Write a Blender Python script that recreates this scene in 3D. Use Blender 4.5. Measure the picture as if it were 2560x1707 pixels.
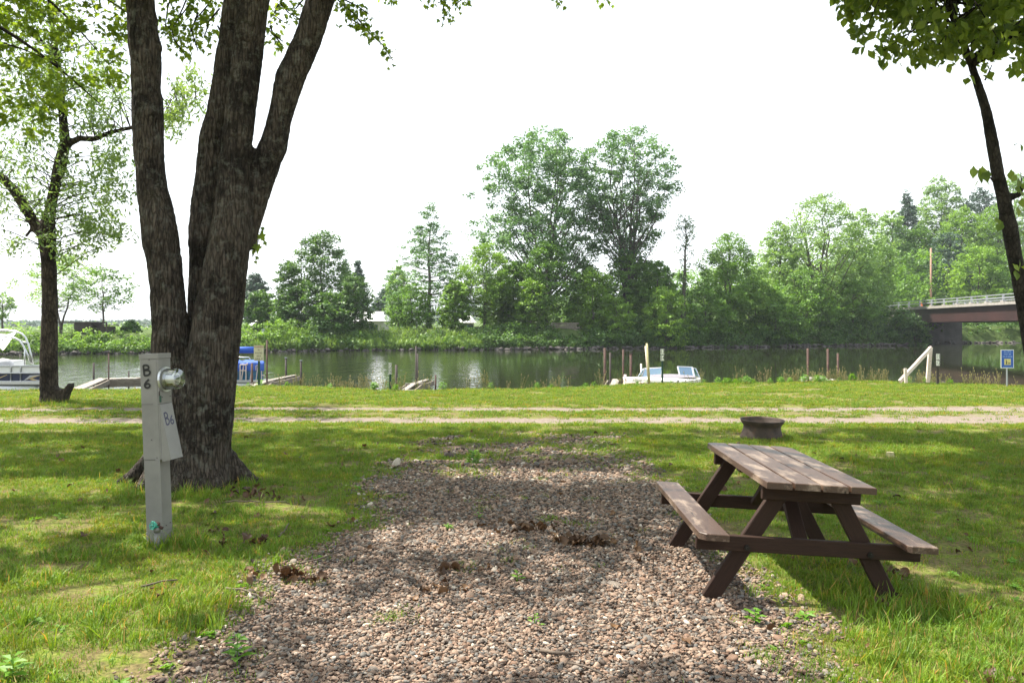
import bpy, math, random
import numpy as np
from mathutils import Vector, Matrix

for o in list(bpy.data.objects):
    bpy.data.objects.remove(o)
sc = bpy.context.scene
C = sc.collection
rad = math.radians

# ------------------------------------------------------------------ camera, sky, sun, exposure
EYE = 1.6
FPX = 2066.0            # focal length in pixels of a 2560 wide frame (18 mm on 22.3 mm)
HZ = 815.0
K = 2560 / 2352.0
cam_d = bpy.data.cameras.new('camera')
cam_d.lens = 18.0
cam_d.sensor_width = 22.3
cam_d.shift_y = -38.5 / 2560
cam_d.clip_start = 0.05
cam_d.clip_end = 3000
cam = bpy.data.objects.new('camera', cam_d)
cam.location = (0, 0, EYE)
cam.rotation_euler = (rad(90), 0, 0)
C.objects.link(cam)
sc.camera = cam

SUN = Vector((-0.50, 0.25, 1.0)).normalized()
w = bpy.data.worlds.new('World')
sc.world = w
w.use_nodes = True
nt = w.node_tree
nt.nodes.clear()
sky = nt.nodes.new('ShaderNodeTexSky')
sky.sky_type = 'NISHITA'
sky.sun_disc = False
sky.sun_elevation = math.asin(SUN.z)
sky.sun_rotation = math.atan2(SUN.x, SUN.y)
sky.air_density = 1.3
sky.dust_density = 4.0
sky.ozone_density = 1.0
hz_mix = nt.nodes.new('ShaderNodeMix')
hz_mix.data_type = 'RGBA'
hz_mix.inputs[0].default_value = 0.75            # thin white overcast veil over the blue
hz_mix.inputs[7].default_value = (5.7, 6.05, 6.3, 1)
bg = nt.nodes.new('ShaderNodeBackground')
bg.inputs[1].default_value = 0.10
wo = nt.nodes.new('ShaderNodeOutputWorld')
nt.links.new(sky.outputs[0], hz_mix.inputs[6])
# soft variation of the high veil of cloud
tcw = nt.nodes.new('ShaderNodeTexCoord'); mpw = nt.nodes.new('ShaderNodeMapping'); mpw.inputs['Scale'].default_value = (1, 1, 3.2)
nw = nt.nodes.new('ShaderNodeTexNoise'); nw.inputs['Scale'].default_value = 1.6; nw.inputs['Detail'].default_value = 5
mrw = nt.nodes.new('ShaderNodeMapRange'); mrw.inputs[1].default_value = .35; mrw.inputs[2].default_value = .65; mrw.inputs[3].default_value = .55; mrw.inputs[4].default_value = .92
nt.links.new(tcw.outputs['Generated'], mpw.inputs[0]); nt.links.new(mpw.outputs[0], nw.inputs['Vector']); nt.links.new(nw.outputs[0], mrw.inputs[0]); nt.links.new(mrw.outputs[0], hz_mix.inputs[0])
nt.links.new(hz_mix.outputs[2], bg.inputs[0])
nt.links.new(bg.outputs[0], wo.inputs[0])

sd = bpy.data.lights.new('sun', 'SUN')
sd.energy = 4.3
sd.angle = rad(0.55)
sd.color = (1.0, 0.93, 0.82)
so = bpy.data.objects.new('sun', sd)
so.rotation_euler = SUN.to_track_quat('Z', 'Y').to_euler()
so.location = (-20, 10, 40)
C.objects.link(so)

sc.view_settings.view_transform = 'Standard'
sc.view_settings.look = 'None'
sc.view_settings.exposure = 1.58
sc.view_settings.gamma = 1
sc.view_settings.use_curve_mapping = False
sc.cycles.max_bounces = 7
sc.cycles.diffuse_bounces = 3
sc.cycles.glossy_bounces = 3
sc.cycles.transmission_bounces = 5
sc.cycles.transparent_max_bounces = 12
sc.cycles.volume_bounces = 0
sc.cycles.sample_clamp_indirect = 8
sc.cycles.caustics_reflective = False
sc.cycles.caustics_refractive = False


# ------------------------------------------------------------------ small maths
def P(px, py, Y):
    """point of the place seen at full-resolution pixel px,py at depth Y"""
    return np.array([(px - 1280) / FPX * Y, Y, EYE - (py - HZ) / FPX * Y])


def PD(dx, dy, Y):
    return P(dx * K, dy * K, Y)


def _h(ix, iy, iz, s):
    n = (ix.astype(np.int64) * 374761393 + iy.astype(np.int64) * 668265263 + iz.astype(np.int64) * 2147483647 + s * 974634777) & 0xFFFFFFFF
    n = ((n ^ (n >> 13)) * 1274126177) & 0xFFFFFFFF
    n = n ^ (n >> 16)
    return (n & 0xFFFFFF) / float(0xFFFFFF)


def vn(x, y, z=None, s=1):
    x = np.asarray(x, float); y = np.asarray(y, float)
    z = np.zeros_like(x) if z is None else np.asarray(z, float)
    ix, iy, iz = np.floor(x), np.floor(y), np.floor(z)
    fx, fy, fz = x - ix, y - iy, z - iz
    fx = fx * fx * (3 - 2 * fx); fy = fy * fy * (3 - 2 * fy); fz = fz * fz * (3 - 2 * fz)
    r = 0
    for a in (0, 1):
        for b in (0, 1):
            for c in (0, 1):
                r = r + _h(ix + a, iy + b, iz + c, s) * (fx if a else 1 - fx) * (fy if b else 1 - fy) * (fz if c else 1 - fz)
    return r


def fbm(x, y, z=None, s=1, o=4):
    r = 0; a = 0.5; t = 0; f = 1.0
    for k in range(o):
        r = r + a * vn(np.asarray(x) * f, np.asarray(y) * f, None if z is None else np.asarray(z) * f, s + k)
        t += a; a *= .5; f *= 2.03
    return r / t


def sstep(a, b, x):
    t = np.clip((np.asarray(x, float) - a) / (b - a), 0, 1)
    return t * t * (3 - 2 * t)


# ------------------------------------------------------------------ object helpers
def fast_mesh(name, V, F, mat=None, smooth=False, attrs=None):
    V = np.asarray(V, np.float32); F = np.asarray(F, np.int32)
    m = bpy.data.meshes.new(name)
    m.vertices.add(len(V)); m.vertices.foreach_set('co', V.ravel())
    k = F.shape[1]
    m.loops.add(F.size); m.loops.foreach_set('vertex_index', F.ravel())
    m.polygons.add(len(F))
    m.polygons.foreach_set('loop_start', np.arange(0, F.size, k, dtype=np.int32))
    m.polygons.foreach_set('use_smooth', np.full(len(F), smooth, dtype=bool))
    for n, a in (attrs or {}).items():
        at = m.attributes.new(n, 'FLOAT', 'POINT')
        at.data.foreach_set('value', np.asarray(a, np.float32))
    if mat: m.materials.append(mat)
    m.update(calc_edges=True)
    m.validate()
    return m


class MB:
    """collects shapes into one mesh"""
    def __init__(s): s.V = []; s.F = []

    def add(s, V, F):
        o = len(s.V); s.V += [tuple(v) for v in V]; s.F += [tuple(i + o for i in f) for f in F]

    def box(s, c, d, rot=None):
        x, y, z = d[0] / 2, d[1] / 2, d[2] / 2
        V = [(-x, -y, -z), (x, -y, -z), (x, y, -z), (-x, y, -z), (-x, -y, z), (x, -y, z), (x, y, z), (-x, y, z)]
        if rot is not None: V = [rot @ Vector(v) for v in V]
        V = [(v[0] + c[0], v[1] + c[1], v[2] + c[2]) for v in V]
        s.add(V, [(0, 3, 2, 1), (4, 5, 6, 7), (0, 1, 5, 4), (1, 2, 6, 5), (2, 3, 7, 6), (3, 0, 4, 7)])

    def tube(s, pts, r, n=8, caps=True, flat=1.0):
        pts = [Vector(p) for p in pts]
        if not hasattr(r, '__len__'): r = [r] * len(pts)
        V = []; F = []; ref = None
        for i, p in enumerate(pts):
            t = (pts[min(i + 1, len(pts) - 1)] - pts[max(i - 1, 0)])
            if t.length < 1e-9: t = Vector((0, 0, 1))
            t.normalize()
            if ref is None: ref = Vector((1, 0, 0)) if abs(t.x) < .8 else Vector((0, 1, 0))
            a = (ref - t * ref.dot(t)).normalized(); ref = a; b = t.cross(a)
            for k in range(n):
                g = 2 * math.pi * k / n
                V.append(p + (a * math.cos(g) + b * math.sin(g) * flat) * r[i])
        for i in range(len(pts) - 1):
            for k in range(n):
                k2 = (k + 1) % n
                F.append((i * n + k, i * n + k2, (i + 1) * n + k2, (i + 1) * n + k))
        if caps:
            F.append(tuple(reversed(range(n)))); F.append(tuple((len(pts) - 1) * n + k for k in range(n)))
        s.add(V, F)

    def lathe(s, prof, n=32, c=(0, 0, 0)):
        V = []; F = []
        for (r, z) in prof:
            for k in range(n):
                g = 2 * math.pi * k / n
                V.append((c[0] + r * math.cos(g), c[1] + r * math.sin(g), c[2] + z))
        for i in range(len(prof) - 1):
            for k in range(n):
                k2 = (k + 1) % n
                F.append((i * n + k, i * n + k2, (i + 1) * n + k2, (i + 1) * n + k))
        s.add(V, F)

    def quad(s, a, b, c, d): s.add([a, b, c, d], [(0, 1, 2, 3)])

    def mesh(s, name, mat, smooth=False):
        m = bpy.data.meshes.new(name)
        m.from_pydata([tuple(v) for v in s.V], [], s.F); m.update()
        if smooth: m.polygons.foreach_set('use_smooth', [True] * len(m.polygons))
        if mat: m.materials.append(mat)
        return m


def link(name, mesh, parent=None, kind=None, loc=None):
    o = bpy.data.objects.new(name, mesh); C.objects.link(o)
    if parent is not None: o.parent = parent
    if kind: o['kind'] = kind
    if loc is not None: o.location = loc
    return o


def tag(o, label, cat, group=None):
    o['label'] = label; o['category'] = cat
    if group: o['group'] = group
    return o


def empty(name, loc, label, cat, group=None, rz=0):
    o = bpy.data.objects.new(name, None); C.objects.link(o)
    o.location = loc; o.rotation_euler = (0, 0, rz); o.empty_display_size = .1
    return tag(o, label, cat, group)


def beam(name, a, b, w_, t_, mat, parent, up=(0, 0, 1), jit=.0012, seed=0, bev=.004):
    """a timber from a to b, own object, grain along its local Y; w_ across, t_ along 'up'"""
    a = Vector(a); b = Vector(b); L = (b - a).length
    rng = random.Random(seed * 7 + int(L * 1000))
    n = max(2, int(L / .12)); pr = []
    x, z = w_ / 2, t_ / 2
    cs = [(-x + bev, -z), (x - bev, -z), (x, -z + bev), (x, z - bev), (x - bev, z), (-x + bev, z), (-x, z - bev), (-x, -z + bev)]
    V = []; F = []
    ys = [-L / 2, -L / 2 + bev] + [-L / 2 + L * i / n for i in range(1, n)] + [L / 2 - bev, L / 2]
    for i, y in enumerate(ys):
        e = bev if i in (0, len(ys) - 1) else 0
        for (cx, cz) in cs:
            fx = (abs(cx) - e) * (1 if cx > 0 else -1); fz = (abs(cz) - e) * (1 if cz > 0 else -1)
            V.append((fx + rng.uniform(-jit, jit), y, fz + rng.uniform(-jit, jit)))
    for i in range(len(ys) - 1):
        for k in range(8):
            k2 = (k + 1) % 8; F.append((i * 8 + k2, i * 8 + k, (i + 1) * 8 + k, (i + 1) * 8 + k2))
    F.append(tuple(range(8))); F.append(tuple(reversed([(len(ys) - 1) * 8 + k for k in range(8)])))
    m = bpy.data.meshes.new(name); m.from_pydata(V, [], F); m.update(); m.materials.append(mat)
    o = link(name, m, parent)
    ey = (b - a).normalized(); ex = ey.cross(Vector(up)).normalized(); ez = ex.cross(ey)
    R = Matrix((ex, ey, ez)).transposed().to_4x4()
    o.matrix_local = Matrix.Translation((a + b) / 2) @ R
    return o


def text_obj(s, size, mat, parent, loc, rot, name='lettering', ex=.0006, align='CENTER', sx=1.0):
    cu = bpy.data.curves.new('t', 'FONT'); cu.body = s; cu.size = size; cu.align_x = align; cu.align_y = 'CENTER'
    cu.extrude = ex; cu.resolution_u = 2
    t = bpy.data.objects.new('t', cu); C.objects.link(t)
    dg = bpy.context.evaluated_depsgraph_get()
    m = bpy.data.meshes.new_from_object(t.evaluated_get(dg))
    bpy.data.objects.remove(t); bpy.data.curves.remove(cu)
    m.materials.clear(); m.materials.append(mat); m.name = name
    o = link(name, m, parent); o.location = loc; o.rotation_euler = rot; o.scale = (sx, 1, 1)
    return o


# ------------------------------------------------------------------ materials
def newmat(name):
    m = bpy.data.materials.new(name); m.use_nodes = True
    n = m.node_tree; n.nodes.clear()
    return m, n, n.nodes.new('ShaderNodeOutputMaterial')


def N(n, typ, **kw):
    x = n.nodes.new(typ)
    for k, v in kw.items():
        if k.startswith('i_'):
            key = k[2:]
            x.inputs[int(key) if key.isdigit() else key].default_value = v
        else: setattr(x, k, v)
    return x


def L(n, a, b): n.links.new(a, b)


def ramp(n, stops, interp='LINEAR'):
    r = n.nodes.new('ShaderNodeValToRGB'); cr = r.color_ramp; cr.interpolation = interp
    while len(cr.elements) < len(stops): cr.elements.new(.5)
    for e, (p, c) in zip(cr.elements, stops):
        e.position = p; e.color = (*c, 1) if len(c) == 3 else c
    return r


def simple(name, col, rough=.5, metal=0, var=.15, scale=20, bump=0.0, spec=.5, wear=None):
    m, n, o = newmat(name)
    b = N(n, 'ShaderNodeBsdfPrincipled', i_Roughness=rough, i_Metallic=metal)
    b.inputs['Specular IOR Level'].default_value = spec
    tc = N(n, 'ShaderNodeTexCoord')
    no = N(n, 'ShaderNodeTexNoise', i_Scale=scale, i_Detail=5, i_Roughness=.6); L(n, tc.outputs['Object'], no.inputs[0])
    lo = tuple(c * (1 - var) for c in col); hi = tuple(min(1, c * (1 + var)) for c in col)
    st = [(.3, lo), (.7, hi)]
    if wear: st = [(.3, lo), (.6, hi), (.68, wear)]
    r = ramp(n, st); L(n, no.outputs[0], r.inputs[0]); L(n, r.outputs[0], b.inputs['Base Color'])
    if bump:
        bp = N(n, 'ShaderNodeBump', i_Strength=bump, i_Distance=.01); L(n, no.outputs[0], bp.inputs['Height']); L(n, bp.outputs[0], b.inputs['Normal'])
    L(n, b.outputs[0], o.inputs[0])
    return m


def leafmat(name, dark, light, trans=.35, tcol=None, rough=.5, gloss=.3, nscale=.0, yellow=None):
    m, n, o = newmat(name)
    at = N(n, 'ShaderNodeAttribute', attribute_name='tint')
    oi = N(n, 'ShaderNodeObjectInfo')
    ad = N(n, 'ShaderNodeMath', operation='MULTIPLY_ADD', i_1=.3); L(n, oi.outputs['Random'], ad.inputs[0]); L(n, at.outputs['Fac'], ad.inputs[2])
    st = [(.0, dark), (.9, light)]
    if yellow: st = [(0, dark), (.72, light), (.80, yellow)]
    r = ramp(n, st); L(n, ad.outputs[0], r.inputs[0])
    b = N(n, 'ShaderNodeBsdfPrincipled', i_Roughness=rough); b.inputs['Specular IOR Level'].default_value = gloss
    L(n, r.outputs[0], b.inputs['Base Color'])
    t = N(n, 'ShaderNodeBsdfTranslucent')
    mx = N(n, 'ShaderNodeMix', data_type='RGBA', blend_type='MULTIPLY'); mx.inputs[0].default_value = 1
    tc = tcol or (1.5, 1.45, .55)
    mx.inputs[7].default_value = (*tc, 1); L(n, r.outputs[0], mx.inputs[6]); L(n, mx.outputs[2], t.inputs[0])
    ms = N(n, 'ShaderNodeMixShader', i_0=trans); L(n, b.outputs[0], ms.inputs[1]); L(n, t.outputs[0], ms.inputs[2])
    L(n, ms.outputs[0], o.inputs[0])
    return m


def barkmat(name, c0, c1, lichen=None, zs=.22, scale=9, bump=1.0, moss=None):
    m, n, o = newmat(name)
    tc = N(n, 'ShaderNodeTexCoord')
    mp = N(n, 'ShaderNodeMapping'); mp.inputs['Scale'].default_value = (1, 1, zs); L(n, tc.outputs['Object'], mp.inputs[0])
    n1 = N(n, 'ShaderNodeTexNoise', i_Scale=scale * 3, i_Detail=9, i_Roughness=.7, i_Distortion=.4); L(n, mp.outputs[0], n1.inputs[0])
    vo = N(n, 'ShaderNodeTexVoronoi', feature='DISTANCE_TO_EDGE', i_Scale=scale * 2.2); L(n, mp.outputs[0], vo.inputs[0])
    vr = ramp(n, [(0, (0, 0, 0)), (.16, (1, 1, 1))]); L(n, vo.outputs[0], vr.inputs[0])
    r1 = ramp(n, [(.32, c0), (.68, c1)]); L(n, n1.outputs[0], r1.inputs[0])
    big = N(n, 'ShaderNodeTexNoise', i_Scale=2.2, i_Detail=8, i_Roughness=.72); L(n, tc.outputs['Object'], big.inputs[0])
    br = ramp(n, [(.42, (.18, .17, .17)), (.54, (1, 1, 1))]); L(n, big.outputs[0], br.inputs[0])
    m1 = N(n, 'ShaderNodeMix', data_type='RGBA', blend_type='MULTIPLY'); m1.inputs[0].default_value = .85
    L(n, r1.outputs[0], m1.inputs[6]); L(n, br.outputs[0], m1.inputs[7])
    m2 = N(n, 'ShaderNodeMix', data_type='RGBA', blend_type='MULTIPLY'); m2.inputs[0].default_value = .55
    L(n, m1.outputs[2], m2.inputs[6]); L(n, vr.outputs[0], m2.inputs[7])
    out = m2.outputs[2]
    if lichen:
        ln = N(n, 'ShaderNodeTexNoise', i_Scale=11, i_Detail=7, i_Roughness=.72); L(n, tc.outputs['Object'], ln.inputs[0])
        lr = ramp(n, [(.52, (0, 0, 0)), (.68, (.55, .55, .55))]); L(n, ln.outputs[0], lr.inputs[0])
        m3 = N(n, 'ShaderNodeMix', data_type='RGBA'); L(n, lr.outputs[0], m3.inputs[0]); L(n, out, m3.inputs[6]); m3.inputs[7].default_value = (*lichen, 1)
        out = m3.outputs[2]
    if moss:
        mn = N(n, 'ShaderNodeTexNoise', i_Scale=4, i_Detail=8, i_Roughness=.75); L(n, tc.outputs['Object'], mn.inputs[0])
        mr = ramp(n, [(.58, (0, 0, 0)), (.66, (.8, .8, .8))]); L(n, mn.outputs[0], mr.inputs[0])
        m4 = N(n, 'ShaderNodeMix', data_type='RGBA'); L(n, mr.outputs[0], m4.inputs[0]); L(n, out, m4.inputs[6]); m4.inputs[7].default_value = (*moss, 1)
        out = m4.outputs[2]
    b = N(n, 'ShaderNodeBsdfPrincipled', i_Roughness=.9); b.inputs['Specular IOR Level'].default_value = .2
    L(n, out, b.inputs['Base Color'])
    ms = N(n, 'ShaderNodeMath', operation='MULTIPLY'); L(n, n1.outputs[0], ms.inputs[0]); L(n, vr.outputs[0], ms.inputs[1])
    bp = N(n, 'ShaderNodeBump', i_Strength=bump, i_Distance=.03); L(n, ms.outputs[0], bp.inputs['Height']); L(n, bp.outputs[0], b.inputs['Normal'])
    L(n, b.outputs[0], o.inputs[0])
    return m


def woodmat(name, base, worn, rough=.55, spec=.5, wornlevel=.5, crack=.35):
    m, n, o = newmat(name)
    tc = N(n, 'ShaderNodeTexCoord'); oi = N(n, 'ShaderNodeObjectInfo')
    off = N(n, 'ShaderNodeVectorMath', operation='ADD'); L(n, tc.outputs['Object'], off.inputs[0])
    cm = N(n, 'ShaderNodeCombineXYZ'); ml = N(n, 'ShaderNodeMath', operation='MULTIPLY', i_1=37.0); L(n, oi.outputs['Random'], ml.inputs[0]); L(n, ml.outputs[0], cm.inputs[1]); L(n, ml.outputs[0], cm.inputs[0]); L(n, cm.outputs[0], off.inputs[1])
    mp = N(n, 'ShaderNodeMapping'); mp.inputs['Scale'].default_value = (1, .07, 1); L(n, off.outputs[0], mp.inputs[0])
    g = N(n, 'ShaderNodeTexNoise', i_Scale=110, i_Detail=8, i_Roughness=.7, i_Distortion=.6); L(n, mp.outputs[0], g.inputs[0])
    pn = N(n, 'ShaderNodeTexNoise', i_Scale=7, i_Detail=8, i_Roughness=.7); 
    mp2 = N(n, 'ShaderNodeMapping'); mp2.inputs['Scale'].default_value = (1, .4, 1); L(n, off.outputs[0], mp2.inputs[0]); L(n, mp2.outputs[0], pn.inputs[0])
    lo = tuple(c * .5 for c in base)
    r = ramp(n, [(.3, lo), (.65, base)]); L(n, g.outputs[0], r.inputs[0])
    wr = ramp(n, [(wornlevel, (0, 0, 0)), (wornlevel + .12, (.85, .85, .85))]); L(n, pn.outputs[0], wr.inputs[0])
    r2 = ramp(n, [(.28, tuple(c * .45 for c in worn)), (.6, worn)]); L(n, g.outputs[0], r2.inputs[0])
    mx = N(n, 'ShaderNodeMix', data_type='RGBA'); L(n, wr.outputs[0], mx.inputs[0]); L(n, r.outputs[0], mx.inputs[6]); L(n, r2.outputs[0], mx.inputs[7])
    # short dark checks along the grain
    mp3 = N(n, 'ShaderNodeMapping'); mp3.inputs['Scale'].default_value = (1, .12, 1); L(n, off.outputs[0], mp3.inputs[0])
    ck = N(n, 'ShaderNodeTexNoise', i_Scale=42, i_Detail=3, i_Roughness=.5, i_Distortion=1.2); L(n, mp3.outputs[0], ck.inputs[0])
    cr = ramp(n, [(crack - .03, (.12, .1, .09)), (crack, (1, 1, 1))]); L(n, ck.outputs[0], cr.inputs[0])
    m2 = N(n, 'ShaderNodeMix', data_type='RGBA', blend_type='MULTIPLY'); m2.inputs[0].default_value = 1; L(n, mx.outputs[2], m2.inputs[6]); L(n, cr.outputs[0], m2.inputs[7])
    b = N(n, 'ShaderNodeBsdfPrincipled', i_Roughness=rough); b.inputs['Specular IOR Level'].default_value = spec
    L(n, m2.outputs[2], b.inputs['Base Color'])
    hm = N(n, 'ShaderNodeMath', operation='MULTIPLY'); L(n, g.outputs[0], hm.inputs[0]); L(n, cr.outputs[0], hm.inputs[1])
    bp = N(n, 'ShaderNodeBump', i_Strength=.5, i_Distance=.006); L(n, hm.outputs[0], bp.inputs['Height']); L(n, bp.outputs[0], b.inputs['Normal'])
    L(n, b.outputs[0], o.inputs[0])
    return m


M = {}
M['bark_maple'] = barkmat('bark_maple', (.018, .014, .011), (.15, .12, .095), lichen=(.20, .205, .17), moss=(.026, .022, .009), scale=13, zs=.17)
M['bark_willow'] = barkmat('bark_willow', (.02, .015, .012), (.12, .095, .075), zs=.3, scale=7, bump=1)
M['bark_linden'] = barkmat('bark_linden', (.022, .018, .015), (.065, .055, .045), zs=.4, scale=14, bump=.5)
M['bark_far'] = simple('bark_far', (.085, .07, .055), .9, var=.4, scale=3)
M['leaf_maple'] = leafmat('leaf_maple', (.05, .105, .016), (.18, .25, .035), trans=.6, gloss=.3, tcol=(1.85, 1.75, .65))
M['leaf_linden'] = leafmat('leaf_linden', (.065, .12, .03), (.20, .27, .06), trans=.6, gloss=.45, rough=.4, tcol=(1.85, 1.75, .7))
M['leaf_willow'] = leafmat('leaf_willow', (.075, .135, .045), (.20, .30, .12), trans=.4)
M['f_dark'] = leafmat('foliage_dark', (.026, .07, .016), (.11, .21, .055), trans=.3)
M['f_mid'] = leafmat('foliage_mid', (.032, .085, .012), (.14, .27, .045), trans=.33)
M['f_light'] = leafmat('foliage_light', (.055, .12, .015), (.21, .36, .06), trans=.36)
M['f_cotton'] = leafmat('foliage_cotton', (.034, .09, .032), (.15, .27, .10), trans=.33, tcol=(1.3, 1.35, .7))
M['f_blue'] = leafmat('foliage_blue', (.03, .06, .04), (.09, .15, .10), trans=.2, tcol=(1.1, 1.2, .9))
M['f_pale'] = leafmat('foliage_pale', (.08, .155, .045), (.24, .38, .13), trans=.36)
M['f_reed'] = leafmat('foliage_reed', (.06, .12, .03), (.20, .31, .07), trans=.35)
M['grass'] = leafmat('grass_blades', (.07, .15, .016), (.21, .345, .05), trans=.38, tcol=(1.4, 1.25, .4), rough=.5, gloss=.2, yellow=(.36, .27, .10))
M['weed'] = leafmat('weed_stalks', (.09, .15, .03), (.30, .27, .12), trans=.2)
M['sprout'] = leafmat('sprout_leaf', (.07, .18, .02), (.15, .30, .03), trans=.4)
M['dryleaf'] = leafmat('dry_leaf', (.035, .018, .01), (.17, .095, .045), trans=.1, tcol=(1, .8, .6))
M['twig'] = simple('twig', (.10, .075, .055), .85, var=.4, scale=60)


# grass colour drifts over the lawn: patches of yellower and browner blades
def grass_patches():
    m = M['grass']; n = m.node_tree
    r = [x for x in n.nodes if x.type == 'VALTORGB'][0]
    geo = N(n, 'ShaderNodeNewGeometry')
    no = N(n, 'ShaderNodeTexNoise', i_Scale=1.3, i_Detail=8, i_Roughness=.75); L(n, geo.outputs['Position'], no.inputs[0])
    rr = ramp(n, [(.30, (.66, .56, .45)), (.40, (.9, .92, .92)), (.50, (1, 1, 1)), (.60, (1.22, 1.03, .8)), (.72, (1.45, 1.02, .7))]); L(n, no.outputs[0], rr.inputs[0])
    mx = N(n, 'ShaderNodeMix', data_type='RGBA', blend_type='MULTIPLY'); mx.inputs[0].default_value = 1
    n2 = N(n, 'ShaderNodeTexNoise', i_Scale=7, i_Detail=5, i_Roughness=.7); L(n, geo.outputs['Position'], n2.inputs[0])
    r3 = ramp(n, [(.34, (.62, .60, .55)), (.5, (1, 1, 1)), (.66, (1.22, 1.15, 1.0))]); L(n, n2.outputs[0], r3.inputs[0])
    mq = N(n, 'ShaderNodeMix', data_type='RGBA', blend_type='MULTIPLY'); mq.inputs[0].default_value = 1; L(n, rr.outputs[0], mq.inputs[6]); L(n, r3.outputs[0], mq.inputs[7]); rr = mq
    tgt = [l.to_socket for l in r.outputs[0].links]
    L(n, r.outputs[0], mx.inputs[6]); L(n, rr.outputs[2], mx.inputs[7])
    for t in tgt: L(n, mx.outputs[2], t)


grass_patches()
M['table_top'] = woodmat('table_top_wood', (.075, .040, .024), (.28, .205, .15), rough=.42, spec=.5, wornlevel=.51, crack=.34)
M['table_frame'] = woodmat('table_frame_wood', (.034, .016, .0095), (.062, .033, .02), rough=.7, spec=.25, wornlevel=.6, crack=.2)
M['table_end'] = woodmat('table_end_wood', (.13, .065, .04), (.2, .12, .07), rough=.6)
M['bolt'] = simple('bolt_iron', (.02, .018, .016), .5, metal=.6)
M['rust'] = simple('rusty_iron', (.055, .038, .03), .8, metal=.1, var=.4, scale=9, bump=.3, wear=(.10, .055, .035))
M['dock'] = woodmat('dock_grey_wood', (.30, .27, .23), (.42, .39, .35), rough=.8, spec=.2, crack=.3)
M['dock_side'] = woodmat('dock_side_wood', (.22, .19, .15), (.32, .28, .22), rough=.8, spec=.2, crack=.3)
M['rustpost'] = simple('rust_pipe', (.055, .028, .02), .8, var=.4, scale=9, wear=(.11, .06, .04))
M['darkpost'] = simple('dark_pipe', (.045, .035, .03), .8, var=.4, scale=9)
M['greenpost'] = simple('green_painted_steel', (.012, .055, .035), .5, var=.3)
M['whitewood'] = simple('weathered_white_paint', (.62, .52, .46), .6, var=.2, scale=25, wear=(.30, .2, .15))
M['palewood'] = simple('pale_timber', (.42, .38, .20), .75, var=.25, scale=12)
M['sign_cream'] = simple('sign_cream', (.60, .55, .42), .5, var=.12, scale=6)
M['sign_white'] = simple('sign_white', (.78, .78, .72), .5, var=.08, scale=9)
M['sign_blue'] = simple('sign_blue', (.02, .10, .42), .45, var=.08)
M['sign_yellow'] = simple('sign_yellow', (.65, .58, .22), .5, var=.05)
M['sign_pale'] = simple('sign_lettering_pale', (.35, .50, .75), .5, var=.05)
M['ink_black'] = simple('ink_black', (.012, .012, .012), .5, var=.1)
M['ink_red'] = simple('ink_red', (.30, .06, .04), .5, var=.2)
M['ink_blue'] = simple('marker_blue_grey', (.03, .03, .07), .5, var=.2)
M['ped'] = simple('pedestal_grey_steel', (.215, .208, .192), .38, var=.14, scale=5, spec=.4)
M['ped_dark'] = simple('pedestal_seam', (.10, .095, .09), .6, var=.1)
M['alu'] = simple('brushed_aluminium', (.62, .63, .65), .35, metal=.8, var=.08)
M['white'] = simple('white_gelcoat', (.80, .80, .78), .3, var=.04, scale=3)
M['navy'] = simple('navy_panel', (.012, .02, .06), .35, var=.1)
M['goldstripe'] = simple('gold_stripe', (.50, .38, .20), .4, var=.05)
M['silverstripe'] = simple('silver_stripe', (.40, .40, .42), .4, var=.05)
M['canvas_white'] = simple('canvas_white', (.60, .60, .62), .8, var=.12, scale=5)
M['canvas_blue'] = simple('canvas_blue', (.03, .10, .42), .75, var=.15, scale=6)
M['panel_teal'] = simple('panel_teal', (.03, .14, .26), .5, var=.35, scale=7)
M['greyvinyl'] = simple('grey_vinyl', (.16, .15, .17), .7, var=.1)
M['greenwire'] = simple('green_plastic', (.03, .28, .20), .4, var=.2)
M['galv'] = simple('galvanised_pipe', (.17, .17, .15), .6, metal=.5, var=.3)
M['concrete'] = simple('concrete', (.30, .28, .25), .9, var=.25, scale=2, bump=.2)
M['conc_dark'] = simple('concrete_shade_dark', (.06, .056, .05), .9, var=.35, scale=1.2, bump=.2)  # abutment concrete with the shade under the bridge put into its colour
M['girder'] = simple('girder_red_brown', (.034, .013, .012), .6, var=.3, scale=.6)
M['railgrey'] = simple('rail_galvanised', (.33, .35, .37), .5, metal=.3, var=.1)
M['roofwhite'] = simple('roof_white', (.80, .80, .80), .5, var=.05, scale=.5)
M['siding'] = simple('pale_siding', (.50, .48, .44), .7, var=.1)
M['hutwood'] = simple('hut_dark_wood', (.05, .04, .035), .8, var=.3, scale=2)
M['pole'] = simple('utility_pole_wood', (.32, .19, .13), .85, var=.2, scale=1)
M['rock'] = simple('bank_rock', (.085, .075, .07), .9, var=.5, scale=2.5, bump=.5)
M['orange'] = simple('orange_plastic', (.7, .15, .02), .5)


def glassmat(name, tint, alpha):
    m, n, o = newmat(name)
    t = N(n, 'ShaderNodeBsdfTransparent'); t.inputs[0].default_value = (*tint, 1)
    g = N(n, 'ShaderNodeBsdfGlossy', i_Roughness=.04); g.inputs[0].default_value = (.45, .62, .78, 1) if alpha > .4 else (.9, .95, 1, 1)
    ms = N(n, 'ShaderNodeMixShader', i_0=alpha); L(n, t.outputs[0], ms.inputs[1]); L(n, g.outputs[0], ms.inputs[2]); L(n, ms.outputs[0], o.inputs[0])
    return m


M['glass'] = glassmat('windshield_glass', (.42, .62, .74), .5)
M['meterglass'] = glassmat('meter_glass', (.85, .86, .85), .22)


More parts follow.
